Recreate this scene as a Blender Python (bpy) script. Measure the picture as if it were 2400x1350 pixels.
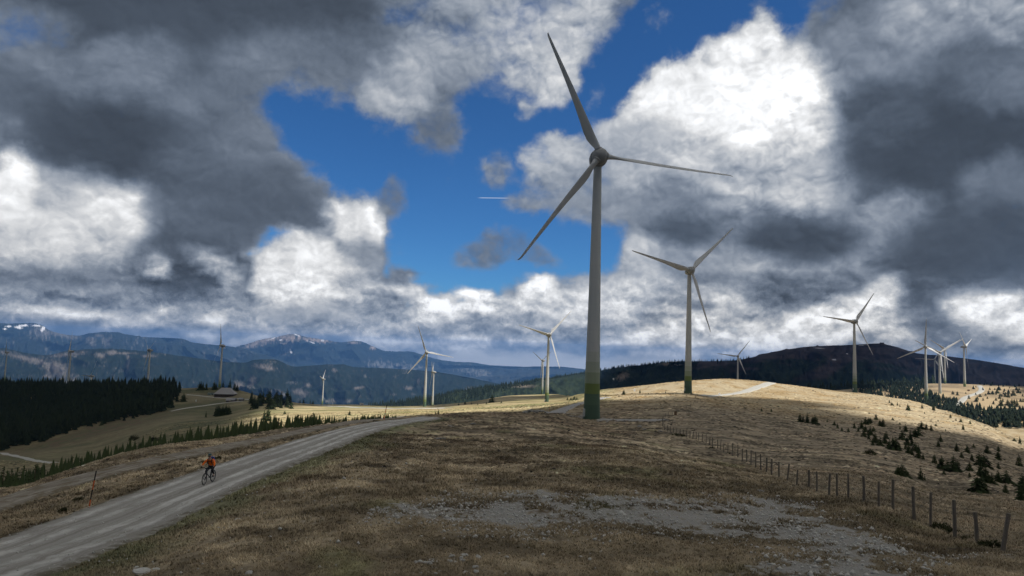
import bpy, bmesh, math, random
import numpy as np
from mathutils import Vector, Matrix
random.seed(7); rng = np.random.default_rng(11)
R = math.radians
for o in list(bpy.data.objects): bpy.data.objects.remove(o)
C = bpy.context.scene.collection
scn = bpy.context.scene

# ------------------------------------------------------------------ camera
FPX, PITCH, ROLL = 1600.0, R(5.0), R(2.0)
cp, sp, cr, sr = math.cos(PITCH), math.sin(PITCH), math.cos(ROLL), math.sin(ROLL)
Fv = np.array([0, cp, sp]); Uv = np.array([0, -sp, cp]); Rv = np.array([1., 0, 0])
R2 = cr*Rv + sr*Uv; U2 = -sr*Rv + cr*Uv
def ray(u, v): return Fv + R2*(u-1200)/FPX - U2*(v-675)/FPX
def at(u, v, D): return ray(u, v)*D
def proj(P):
    z = P@Fv; return 1200+FPX*(P@R2)/z, 675-FPX*(P@U2)/z
cd = bpy.data.cameras.new('camera'); cam = bpy.data.objects.new('camera', cd); C.objects.link(cam)
cd.sensor_width = 36; cd.lens = 24; cd.clip_start = 0.5; cd.clip_end = 200000
m = Matrix(((R2[0], U2[0], -Fv[0], 0), (R2[1], U2[1], -Fv[1], 0), (R2[2], U2[2], -Fv[2], 0), (0, 0, 0, 1)))
cam.matrix_world = m
scn.camera = cam
scn.view_settings.view_transform = 'Standard'; scn.view_settings.look = 'None'
scn.view_settings.exposure = 0.0; scn.view_settings.gamma = 1.0
scn.cycles.volume_bounces = 0; scn.cycles.max_bounces = 6; scn.cycles.transparent_max_bounces = 16

# ------------------------------------------------------------------ sun
SUN_EL, SUN_AZ = R(54), R(112)         # azimuth clockwise from the viewing direction (+Y)
Ls = np.array([math.sin(SUN_AZ)*math.cos(SUN_EL), math.cos(SUN_AZ)*math.cos(SUN_EL), math.sin(SUN_EL)])  # towards the sun
sd = bpy.data.lights.new('sun', 'SUN'); sd.energy = 5.0; sd.angle = R(0.53); sd.color = (1, .965, .91)
sun = bpy.data.objects.new('sun', sd); C.objects.link(sun)
sun.rotation_euler = Vector(Ls).to_track_quat('Z', 'Y').to_euler()

# ------------------------------------------------------------------ node helpers
class NT:
    def __init__(s, nt): s.nt = nt; s.N = nt.nodes; s.L = nt.links
    def n(s, t, **k):
        x = s.N.new(t)
        for a, b in k.items(): setattr(x, a, b)
        return x
    def put(s, sock, v):
        if isinstance(v, bpy.types.NodeSocket): s.L.new(v, sock)
        elif v is not None: sock.default_value = v
    def m(s, op, a, b=None, c=None, clamp=False):
        x = s.n('ShaderNodeMath', operation=op, use_clamp=clamp)
        s.put(x.inputs[0], a); s.put(x.inputs[1], b)
        if c is not None: s.put(x.inputs[2], c)
        return x.outputs[0]
    def vm(s, op, a, b=None, sc=None):
        x = s.n('ShaderNodeVectorMath', operation=op)
        s.put(x.inputs[0], a)
        if b is not None: s.put(x.inputs[1], b)
        if sc is not None: s.put(x.inputs['Scale'], sc)
        return x.outputs['Value'] if op in ('DOT_PRODUCT', 'LENGTH') else x.outputs[0]
    def noise(s, vec, scale, detail=4, rough=.5, dist=0, out=0, typ=None):
        x = s.n('ShaderNodeTexNoise')
        if typ: x.noise_type = typ
        s.put(x.inputs['Vector'], vec); s.put(x.inputs['Scale'], scale)
        x.inputs['Detail'].default_value = detail; x.inputs['Roughness'].default_value = rough
        x.inputs['Distortion'].default_value = dist
        return x.outputs[out]
    def mix(s, f, a, b, mode='MIX'):
        x = s.n('ShaderNodeMix', data_type='RGBA', blend_type=mode)
        s.put(x.inputs['Factor'], f); s.put(x.inputs['A'], a); s.put(x.inputs['B'], b)
        return x.outputs['Result']
    def smooth(s, v, lo, hi, tlo=0, thi=1):
        x = s.n('ShaderNodeMapRange', interpolation_type='SMOOTHSTEP')
        s.put(x.inputs[0], v); s.put(x.inputs[1], lo); s.put(x.inputs[2], hi); s.put(x.inputs[3], tlo); s.put(x.inputs[4], thi)
        return x.outputs[0]
    def ramp(s, v, stops, interp='LINEAR'):
        x = s.n('ShaderNodeValToRGB'); r = x.color_ramp; r.interpolation = interp
        while len(r.elements) < len(stops): r.elements.new(1.0)
        for i, (p, c) in enumerate(stops):
            r.elements[i].position = p; r.elements[i].color = tuple(c) + ((1,) if len(c) == 3 else ())
        s.put(x.inputs[0], v); return x.outputs[0]

# ------------------------------------------------------------------ sky (world)
def sdf_poly(px, py, pts):
    pts = np.array(pts, float); d = np.full(px.shape, 1e9); s = np.ones(px.shape)
    n = len(pts); j = n-1
    for i in range(n):
        ex, ey = pts[j]-pts[i]; wx, wy = px-pts[i][0], py-pts[i][1]
        t = np.clip((wx*ex+wy*ey)/(ex*ex+ey*ey), 0, 1)
        d = np.minimum(d, (wx-ex*t)**2+(wy-ey*t)**2)
        c1 = py >= pts[i][1]; c2 = py < pts[j][1]; c3 = ex*wy > ey*wx
        s = np.where((c1 & c2 & c3) | (~c1 & ~c2 & ~c3), -s, s); j = i
    return -s*np.sqrt(d)*1.0     # positive inside
# strokes painted in order over the sky: (shape, softness, grey 0-255, cover 0-1, detail 0-1); degrees of view are taken
# from the picture once and stored below as directions (azimuth, elevation) round the observer
STROKES = [
 ('e', (420, 40, 560, 170, 5), .5, 80, 1, .10), ('e', (800, 160, 330, 90, 0), .6, 112, 1, .22), ('e', (200, 170, 230, 75, -12), .6, 116, 1, .25),
 ('e', (20, 75, 120, 70, 0), .5, 112, .62, .2), ('e', (100, 250, 180, 70, 20), .6, 94, 1, .15), ('e', (560, 260, 200, 80, 10), .6, 112, 1, .2),
 ('e', (290, 345, 250, 95, 5), .6, 79, 1, .10), ('e', (560, 420, 190, 130, 20), .5, 100, 1, .2), ('e', (600, 330, 110, 70, 0), .5, 110, .95, .2),
 ('p', [(615, 250), (660, 208), (740, 225), (830, 222), (900, 262), (1000, 268), (1080, 215), (1140, 160), (1200, 165), (1250, 175), (1300, 205), (1345, 160), (1400, 110), (1450, 80), (1485, 20), (1500, -60),
        (1990, -60), (1975, 20), (1925, 75), (1860, 90), (1790, 30), (1700, 80), (1600, 150), (1500, 230), (1425, 290), (1420, 380), (1450, 480), (1540, 560), (1600, 590), (1560, 640), (1480, 640),
        (1400, 655), (1310, 655), (1220, 668), (1130, 690), (1030, 697), (960, 665), (890, 645), (900, 560), (880, 490), (770, 465), (735, 500), (722, 430), (690, 370), (640, 320)], 44, 130, 0.0, .2),
 ('e', (1140, 70, 190, 115, -12), .6, 142, .74, .35), ('e', (1000, 40, 110, 50, 0), .5, 112, .58, .5), ('e', (930, 200, 90, 60, -8), .5, 158, .88, .3),
 ('e', (1290, 70, 165, 105, -30), .6, 158, .66, .5), ('e', (1310, 180, 45, 75, 10), .6, 165, .66, .5), ('e', (1235, 250, 34, 26, 0), .7, 150, .58, .5),
 ('e', (1010, 300, 62, 55, 10), .7, 104, .62, .2), ('e', (1160, 390, 40, 35, -30), .8, 120, .5, .4), ('e', (920, 465, 42, 55, 0), .7, 108, .62, .2),
 ('e', (1400, 250, 22, 60, 0), .8, 150, .40, .4), ('e', (1540, 40, 26, 60, 0), .8, 150, .47, .5),
 ('e', (1160, 585, 95, 42, -20), .6, 108, .56, .3), ('e', (1260, 600, 60, 22, 10), .8, 110, .5, .3),
 ('e', (1320, 395, 95, 75, 0), .5, 165, .92, .35), ('e', (1265, 370, 45, 30, 0), .7, 160, .6, .35), ('e', (1400, 470, 110, 60, 0), .6, 135, .80, .3), ('e', (1250, 470, 70, 34, 0), .7, 125, .62, .35),
 ('p', [(1418, 290), (1450, 240), (1520, 190), (1600, 140), (1680, 92), (1740, 60), (1800, 25), (1845, 60), (1870, 95), (1920, 100), (2010, 120), (2050, 300), (1990, 420), (1950, 620), (1600, 620), (1500, 500), (1430, 400)], 22, 190, 1, .42),
 ('e', (1740, 230, 210, 140, -20), .5, 228, 1, .38), ('e', (1570, 260, 120, 90, -30), .5, 212, 1, .32), ('e', (1800, 110, 80, 50, 20), .5, 215, 1, .42), ('e', (1900, 260, 70, 90, 0), .5, 232, 1, .55),
 ('e', (1500, 350, 110, 70, 0), .5, 165, 1, .3), ('e', (1640, 400, 150, 60, 0), .6, 172, 1, .45), ('e', (1800, 420, 120, 50, 0), .6, 170, 1, .5),
 ('e', (1590, 510, 150, 90, 10), .6, 122, 1, .3), ('e', (1770, 540, 110, 70, 0), .6, 120, 1, .45), ('e', (1510, 600, 55, 40, 0), .6, 165, .85, .4),
 ('p', [(1975, 150), (1935, 90), (1985, -60), (2600, -60), (2600, 640), (2300, 700), (2130, 640), (2060, 560), (1940, 470), (1960, 380), (1990, 300)], 95, 98, 1, .22),
 ('e', (2060, 130, 130, 110, 0), .6, 118, 1, .3), ('e', (2260, 30, 190, 60, 5), .6, 150, 1, .45), ('e', (2150, 70, 90, 50, 0), .6, 140, 1, .4),
 ('e', (2250, 350, 290, 150, 10), .6, 77, 1, .12), ('e', (2080, 260, 100, 80, 0), .6, 88, 1, .2), ('e', (2360, 200, 90, 70, 0), .6, 104, 1, .25),
 ('e', (2350, 440, 120, 60, 0), .6, 110, 1, .2), ('e', (2060, 530, 130, 70, -15), .6, 128, 1, .45), ('e', (1940, 600, 140, 60, -20), .6, 138, 1, .55), ('e', (1720, 610, 90, 40, 0), .6, 165, 1, .55),
 ('e', (2300, 580, 230, 80, 0), .6, 84, 1, .15), ('e', (1640, 600, 120, 50, 0), .6, 135, 1, .35), ('e', (1880, 560, 130, 60, 0), .6, 82, 1, .2), ('e', (1600, 540, 80, 40, 0), .6, 88, 1, .2),
 ('e', (1480, 690, 170, 55, 0), .6, 170, 1, .45), ('e', (1680, 690, 160, 45, 0), .6, 135, 1, .45), ('e', (1860, 690, 120, 40, 0), .6, 90, 1, .3), ('e', (1600, 740, 120, 25, 0), .6, 95, 1, .4),
 ('e', (1700, 775, 130, 32, 10), .6, 195, 1, .6), ('e', (1790, 810, 60, 28, 0), .6, 235, 1, .5), ('e', (1960, 750, 120, 45, -15), .5, 215, 1, .5), ('e', (1890, 790, 90, 25, 0), .6, 215, 1, .4), ('e', (2075, 690, 40, 40, 40), .6, 200, 1, .6),
 ('e', (2110, 770, 60, 40, 0), .6, 150, 1, .4), ('e', (2180, 730, 80, 60, 20), .6, 84, 1, .2), ('e', (2330, 725, 110, 42, 5), .4, 225, 1, .45), ('e', (2390, 770, 60, 30, 0), .5, 215, 1, .5), ('e', (2270, 810, 120, 30, 0), .6, 98, 1, .25), ('e', (2370, 850, 60, 16, 0), .5, 165, 1, .3),
 ('e', (1265, 672, 44, 30, -5), .3, 252, 1, .45), ('e', (1238, 700, 26, 24, 0), .4, 235, 1, .4), ('e', (1105, 690, 44, 14, 0), .4, 245, .95, .4), ('e', (1000, 700, 60, 14, 0), .4, 225, .95, .5), ('e', (940, 675, 52, 24, 15), .4, 205, .95, .4), ('e', (935, 650, 50, 16, -12), .5, 112, .8, .3),
 ('e', (1190, 720, 100, 26, 0), .5, 175, 1, .5), ('e', (1330, 720, 100, 40, 0), .6, 165, 1, .4), ('e', (1020, 745, 70, 36, 0), .5, 178, 1, .6), ('e', (1150, 765, 110, 34, 0), .6, 98, 1, .35), ('e', (1320, 775, 130, 22, 0), .6, 104, 1, .35), ('e', (1230, 745, 60, 20, 0), .6, 110, 1, .4),
 ('e', (1095, 803, 50, 24, 5), .4, 205, 1, .35), ('e', (1450, 803, 60, 12, -5), .4, 200, 1, .4), ('e', (1240, 795, 50, 12, 0), .5, 160, 1, .4), ('e', (1350, 800, 40, 12, 0), .5, 100, 1, .3), ('e', (1560, 800, 90, 26, 0), .5, 165, 1, .5), ('e', (1640, 820, 80, 18, 0), .5, 205, 1, .5),
 ('e', (120, 540, 330, 135, 0), .4, 178, 1, .40), ('e', (20, 450, 60, 90, 0), .5, 222, 1, .3), ('e', (290, 500, 110, 60, 5), .5, 205, 1, .38), ('e', (150, 520, 120, 50, 0), .5, 200, 1, .3), ('e', (90, 570, 100, 40, 0), .5, 190, 1, .3),
 ('e', (130, 655, 330, 48, 0), .6, 122, 1, .22), ('e', (470, 500, 120, 100, 0), .6, 100, 1, .2), ('e', (620, 480, 120, 80, 0), .6, 96, 1, .15), ('e', (460, 610, 140, 80, 0), .6, 92, 1, .25), ('e', (430, 650, 110, 50, 10), .6, 80, 1, .2),
 ('e', (372, 630, 34, 30, 20), .9, 178, 1, .7), ('e', (490, 610, 52, 26, 30), .9, 172, 1, .7), ('e', (535, 660, 18, 55, 5), .5, 170, 1, .5), ('e', (560, 700, 60, 40, 0), .6, 108, 1, .3), ('e', (650, 560, 62, 24, 0), .5, 130, .22, .3), ('e', (600, 590, 30, 22, 0), .5, 130, .25, .3),
 ('e', (790, 520, 40, 52, 0), .35, 205, 1, .4), ('e', (848, 540, 58, 60, 0), .35, 208, 1, .4), ('e', (860, 610, 44, 50, 0), .4, 135, .95, .3), ('e', (690, 610, 100, 60, 0), .35, 205, 1, .35), ('e', (640, 650, 60, 50, 0), .4, 190, 1, .35), ('e', (730, 660, 130, 60, 0), .4, 214, 1, .3), ('e', (840, 680, 70, 50, 0), .5, 168, 1, .3),
 ('e', (740, 735, 190, 32, 0), .6, 122, 1, .2), ('e', (900, 720, 60, 40, 0), .6, 108, 1, .35),
 ('e', (150, 715, 320, 26, 0), .5, 102, 1, .4), ('e', (100, 738, 100, 10, 0), .5, 140, 1, .45), ('e', (230, 742, 90, 10, 0), .4, 182, 1, .4), ('e', (285, 756, 42, 18, 0), .4, 205, 1, .4), ('e', (360, 744, 30, 14, -20), .4, 200, 1, .4), ('e', (170, 765, 60, 14, 0), .5, 92, 1, .2),
 ('e', (470, 745, 110, 20, 0), .5, 108, 1, .4), ('e', (500, 745, 50, 10, 0), .5, 158, 1, .4), ('e', (450, 782, 22, 12, 0), .4, 190, 1, .3), ('e', (480, 786, 22, 9, -20), .4, 205, 1, .3), ('e', (400, 775, 60, 14, 0), .5, 112, 1, .3),
 ('e', (630, 768, 80, 10, 5), .5, 150, 1, .4), ('e', (590, 795, 50, 8, -10), .4, 185, 1, .3), ('e', (780, 775, 120, 20, 0), .5, 115, 1, .4), ('e', (890, 800, 60, 14, 5), .4, 188, 1, .4), ('e', (980, 800, 60, 12, 0), .5, 165, 1, .4), ('e', (1000, 775, 60, 20, 0), .6, 110, 1, .4),
 ('p', [(1040, 824), (1250, 826), (1420, 838), (1640, 836), (1640, 960), (1000, 960)], 10, 158, 1, .05),
]
def paint(px, py):
    g = np.full(px.shape, 112.); c = np.ones(px.shape); d = np.full(px.shape, .35)
    for kind, geo, soft, gray, cov, det in STROKES:
        if kind == 'e':
            x0, y0, rx, ry, ang = geo; a = math.radians(ang)
            dx, dy = px-x0, py-y0; X = dx*math.cos(a)+dy*math.sin(a); Y = -dx*math.sin(a)+dy*math.cos(a)
            q = np.sqrt((X/rx)**2+(Y/ry)**2); s_ = .25+.75*soft
            al = np.clip((1+s_*.5-q)/s_, 0, 1)
        else:
            al = np.clip(.5+sdf_poly(px, py, geo)/(2*soft), 0, 1)
        al = al*al*(3-2*al)
        g += (gray-g)*al; c += (cov-c)*al; d += (det-d)*al
    g = np.where(c > .3, g*(1+.34*np.clip((py-660)/60, 0, 1)*np.clip((1000-py)/50, 0, 1)*np.clip((210-g)/60, 0, 1)), g)
    g = 127+(g-120)*1.15
    return np.clip(g, 60, 262)/255, c, d
NROW, NCOL = 46, 125                    # direction grid: elevation rows, azimuth columns (four ramps of 32 stops a row)
EPOW = 1.5; EL0, EL1, AZ0, AZ1 = -3.5, 31.0, -43.0, 43.0
def sky_nodes():
    w = bpy.data.worlds.new('World'); w.use_nodes = True
    w.cycles.sampling_method = 'MANUAL'; w.cycles.sample_map_resolution = 1024
    t = NT(w.node_tree); t.N.clear()
    co = t.n('ShaderNodeTexCoord').outputs['Generated']
    dirn = t.vm('NORMALIZE', co)
    # billowing: bend the direction with three sizes of noise before the clouds are looked up
    w1 = t.vm('SUBTRACT', t.noise(dirn, 9, 3, .55, out=1), (.5, .5, .5))
    w2 = t.vm('SUBTRACT', t.noise(dirn, 34, 6, .62, out=1), (.5, .5, .5))
    e0 = t.n('ShaderNodeSeparateXYZ'); t.put(e0.inputs[0], dirn); calm = t.smooth(e0.outputs[2], .0, .26, .16, 1.0)
    wd = t.vm('ADD', dirn, t.vm('SCALE', t.vm('ADD', t.vm('MULTIPLY', w1, (.078, .078, .060)), t.vm('MULTIPLY', w2, (.034, .034, .030))), sc=calm))
    sx = t.n('ShaderNodeSeparateXYZ'); t.put(sx.inputs[0], t.vm('NORMALIZE', wd)); X, Y, Z = sx.outputs
    az = t.m('ARCTAN2', X, Y); el = t.m('ARCSINE', Z)
    ta = t.m('MULTIPLY', t.m('SUBTRACT', az, R(AZ0)), 1/(R(AZ1)-R(AZ0)), clamp=True)
    te = t.m('MULTIPLY', t.m('POWER', t.m('MAXIMUM', t.m('MULTIPLY', t.m('SUBTRACT', el, R(EL0)), 1/(R(EL1)-R(EL0))), 0.0), 1/EPOW), float(NROW-1))
    te = t.m('MINIMUM', t.m('MAXIMUM', te, 0.0), float(NROW-1))
    azs = np.radians(np.linspace(AZ0, AZ1, NCOL)); els = np.radians(EL0+(EL1-EL0)*np.linspace(0, 1, NROW)**EPOW)
    acc = None; rows = []
    third = 31
    f1 = t.m('GREATER_THAN', ta, third/(NCOL-1)); f2 = t.m('GREATER_THAN', ta, 2*third/(NCOL-1)); f3 = t.m('GREATER_THAN', ta, 3*third/(NCOL-1))
    locs = []
    for k in range(4):
        locs.append(t.m('MULTIPLY', t.m('SUBTRACT', ta, k*third/(NCOL-1)), (NCOL-1)/third, clamp=True))
    for i, e in enumerate(els):
        P = np.stack([np.sin(azs)*math.cos(e), np.cos(azs)*math.cos(e), np.full(azs.shape, math.sin(e))], 1)
        zz = P@Fv; px = 1200+FPX*(P@R2)/zz; py = 675-FPX*(P@U2)/zz
        g, c, d = paint(px, py)
        gname = 'sky row'
        gt = bpy.data.node_groups.new(gname, 'ShaderNodeTree'); q_ = NT(gt)
        for nm in ('a', 'b', 'c', 'd', 'f', 'g', 'h'): gt.interface.new_socket(nm, in_out='INPUT', socket_type='NodeSocketFloat')
        gt.interface.new_socket('o', in_out='OUTPUT', socket_type='NodeSocketColor')
        outs = []
        for k in range(4):
            idx = range(k*third, (k+1)*third+1)
            outs.append(q_.ramp(None, [(j/third, (g[q], c[q], d[q], 1)) for j, q in enumerate(idx)]))
        gi = q_.n('NodeGroupInput'); go = q_.n('NodeGroupOutput')
        for k in range(4): gt.links.new(gi.outputs[k], outs[k].node.inputs[0])
        a = q_.mix(gi.outputs[4], outs[0], outs[1]); a = q_.mix(gi.outputs[5], a, outs[2]); a = q_.mix(gi.outputs[6], a, outs[3]); gt.links.new(a, go.inputs[0])
        rows.append(gt)
    for i, gt in enumerate(rows):
        gn = t.n('ShaderNodeGroup'); gn.node_tree = gt; a = gn.outputs[0]
        for k, sc_ in enumerate(locs+[f1, f2, f3]): t.put(gn.inputs[k], sc_)
        wgt = t.m('SUBTRACT', 1.0, t.m('ABSOLUTE', t.m('SUBTRACT', te, float(i))), clamp=True)
        term = t.vm('SCALE', a, sc=wgt)
        acc = term if acc is None else t.vm('ADD', acc, term)
    s3 = t.n('ShaderNodeSeparateXYZ'); t.put(s3.inputs[0], acc); G, COV, DET = s3.outputs
    # away from the part of the sky this was read from: a broken grey overcast
    fall = t.n('ShaderNodeSeparateXYZ'); t.put(fall.inputs[0], dirn)
    az2 = t.m('ABSOLUTE', t.m('ARCTAN2', fall.outputs[0], fall.outputs[1])); el2 = t.m('ARCSINE', fall.outputs[2])
    away = t.m('MAXIMUM', t.smooth(az2, R(40), R(60)), t.smooth(el2, R(28), R(42)))
    big = t.noise(dirn, 3.0, 5, .55)
    G = t.m('ADD', t.m('MULTIPLY', G, t.m('SUBTRACT', 1.0, away)), t.m('MULTIPLY', t.m('ADD', .16, t.m('MULTIPLY', big, .45)), away))
    COV = t.m('ADD', t.m('MULTIPLY', COV, t.m('SUBTRACT', 1.0, away)), t.m('MULTIPLY', 1.0, away))
    # detail: cauliflower lumps from smooth cells, wisps from fractal noise; the lumps are lit from the sun's side
    stretch = t.vm('MULTIPLY', dirn, (1, 1, 1.25))
    wob = t.vm('ADD', stretch, t.vm('MULTIPLY', t.vm('SUBTRACT', t.noise(stretch, 20, 4, .6, out=1), (.5, .5, .5)), (.035, .035, .035)))
    elz = t.n('ShaderNodeSeparateXYZ'); t.put(elz.inputs[0], dirn); low = t.smooth(elz.outputs[2], .17, .03)
    def lumps(vec):
        out = None
        for sc, w_ in ((8, .50), (17, .28), (38, .14), (84, .08)):
            n_ = t.m('MULTIPLY', t.m('ABSOLUTE', t.m('SUBTRACT', t.m('MULTIPLY', t.noise(vec, sc, 0), 2.0), 1.0)), 2.2*w_)
            out = n_ if out is None else t.m('ADD', out, n_)
        return out
    L1 = lumps(wob); L2 = lumps(t.vm('ADD', wob, (.004, 0, .009)))
    n1a = t.noise(stretch, 11, 8, .56, .2); n1b = t.noise(stretch, 34, 7, .58, .2); n1 = t.m('ADD', t.m('MULTIPLY', n1a, t.m('SUBTRACT', 1.0, low)), t.m('MULTIPLY', n1b, low)); f_1 = t.noise(stretch, 52, 7, .62, .3); big2 = t.noise(stretch, 5, 3, .5)
    emb = t.m('ADD', t.m('MULTIPLY', t.m('SUBTRACT', L1, L2), 1.5), t.m('MULTIPLY', t.m('SUBTRACT', f_1, .5), .30))
    puff = t.m('MULTIPLY', t.m('SUBTRACT', L1, .36), .9)
    puffv = t.vm('ADD', t.vm('MULTIPLY', dirn, (30, 30, 52)), t.vm('MULTIPLY', w2, (1.6, 1.6, 1.6)))
    pn = t.noise(puffv, 1.0, 7, .6); pn2 = t.noise(t.vm('ADD', puffv, (.05, 0, .35)), 1.0, 7, .6)
    G = t.m('ADD', G, t.m('MULTIPLY', t.m('MULTIPLY', t.m('ADD', t.m('MULTIPLY', t.m('SUBTRACT', pn, .5), .42), t.m('MULTIPLY', t.m('SUBTRACT', pn, pn2), .38)), t.smooth(COV, .5, .9)), t.m('MULTIPLY', t.smooth(elz.outputs[2], .15, .05), t.smooth(DET, .1, .3))))
    dens = t.m('ADD', t.m('SUBTRACT', COV, .035), t.m('ADD', t.m('MULTIPLY', t.m('SUBTRACT', n1, .5), 1.15), t.m('ADD', t.m('MULTIPLY', puff, .30), t.m('MULTIPLY', t.m('SUBTRACT', f_1, .5), .42))))
    alpha = t.smooth(dens, .13, .80)
    thin = t.m('SUBTRACT', n1, .5)
    mod = t.m('ADD', t.m('MULTIPLY', emb, .8), t.m('ADD', t.m('MULTIPLY', thin, 1.45), t.m('MULTIPLY', puff, .25)))
    g2 = t.m('MULTIPLY', G, t.m('ADD', 1.0, t.m('ADD', t.m('MULTIPLY', DET, mod), t.m('MULTIPLY', t.m('SUBTRACT', big2, .5), .22))))
    g2 = t.m('MINIMUM', t.m('MAXIMUM', g2, .22), 1.06)
    lin = t.m('POWER', g2, 2.2)
    tint = t.mix(t.smooth(g2, .30, .92), (.76, .98, 1.34, 1), (.985, 1.0, 1.02, 1))
    ccol = t.vm('SCALE', tint, sc=lin)
    # clear air between the clouds
    sky = t.n('ShaderNodeTexSky', sky_type='NISHITA'); sky.sun_disc = False; sky.sun_elevation = SUN_EL; sky.sun_rotation = SUN_AZ
    sky.altitude = 1700; sky.air_density = 1.0; sky.dust_density = .3; sky.ozone_density = 3.0
    skyc = t.vm('MULTIPLY', sky.outputs[0], (.40, .86, 1.30))
    bgs = t.n('ShaderNodeBackground'); t.put(bgs.inputs[0], skyc); bgs.inputs[1].default_value = .070
    # a thin condensation trail
    contr = t.n('ShaderNodeSeparateXYZ'); t.put(contr.inputs[0], dirn)
    p0 = ray(1118, 463.5); p1 = ray(1198, 464.5); p0 /= np.linalg.norm(p0); p1 /= np.linalg.norm(p1)
    nn = np.cross(p0, p1); nn /= np.linalg.norm(nn); mid = (p0+p1); mid /= np.linalg.norm(mid); along = np.cross(nn, mid)
    dd = t.m('ABSOLUTE', t.vm('DOT_PRODUCT', dirn, tuple(nn))); aa = t.m('ABSOLUTE', t.vm('DOT_PRODUCT', dirn, tuple(along)))
    trail = t.m('MULTIPLY', t.smooth(dd, .0009, .0002), t.smooth(aa, .026, .016))
    trail = t.m('MULTIPLY', t.m('MULTIPLY', trail, .45), t.m('GREATER_THAN', t.vm('DOT_PRODUCT', dirn, tuple(mid)), .9))
    bgc = t.n('ShaderNodeBackground'); t.put(bgc.inputs[0], ccol); bgc.inputs[1].default_value = 1.0
    bgt = t.n('ShaderNodeBackground'); bgt.inputs[0].default_value = (.8, .86, .95, 1)
    mx = t.n('ShaderNodeMixShader'); t.put(mx.inputs[0], trail); t.L.new(bgs.outputs[0], mx.inputs[1]); t.L.new(bgt.outputs[0], mx.inputs[2])
    m2 = t.n('ShaderNodeMixShader'); t.put(m2.inputs[0], alpha); t.L.new(mx.outputs[0], m2.inputs[1]); t.L.new(bgc.outputs[0], m2.inputs[2])
    o = t.n('ShaderNodeOutputWorld'); t.L.new(m2.outputs[0], o.inputs[0])
    scn.world = w
sky_nodes()

# ------------------------------------------------------------------ mesh and material helpers
def mesh_obj(name, V, Fc, mat=None, parent=None, smooth=True, link=True):
    me = bpy.data.meshes.new(name)
    V = np.asarray(V, np.float32)
    if isinstance(Fc, np.ndarray):
        k = Fc.shape[1]
        me.vertices.add(len(V)); me.vertices.foreach_set('co', V.ravel())
        me.loops.add(Fc.size); me.loops.foreach_set('vertex_index', Fc.astype(np.int32).ravel())
        me.polygons.add(len(Fc)); me.polygons.foreach_set('loop_start', np.arange(0, Fc.size, k, dtype=np.int32))
        me.update(calc_edges=True)
    else:
        me.from_pydata([tuple(map(float, v)) for v in V], [], Fc); me.update()
    if smooth: me.polygons.foreach_set('use_smooth', np.ones(len(me.polygons), bool))
    if mat: me.materials.append(mat)
    o = bpy.data.objects.new(name, me)
    if link: C.objects.link(o)
    if parent: o.parent = parent
    return o
def color_attr(o, name, rgba):
    a = o.data.color_attributes.new(name, 'FLOAT_COLOR', 'POINT'); a.data.foreach_set('color', np.asarray(rgba, np.float32).ravel())
def tag(o, label=None, cat=None, group=None, kind=None):
    if label: o['label'] = label
    if cat: o['category'] = cat
    if group: o['group'] = group
    if kind: o['kind'] = kind
    return o
def empty(name, loc=(0, 0, 0), rz=0):
    o = bpy.data.objects.new(name, None); C.objects.link(o); o.location = loc; o.rotation_euler = (0, 0, rz); o.empty_display_size = .2
    return o
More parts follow.
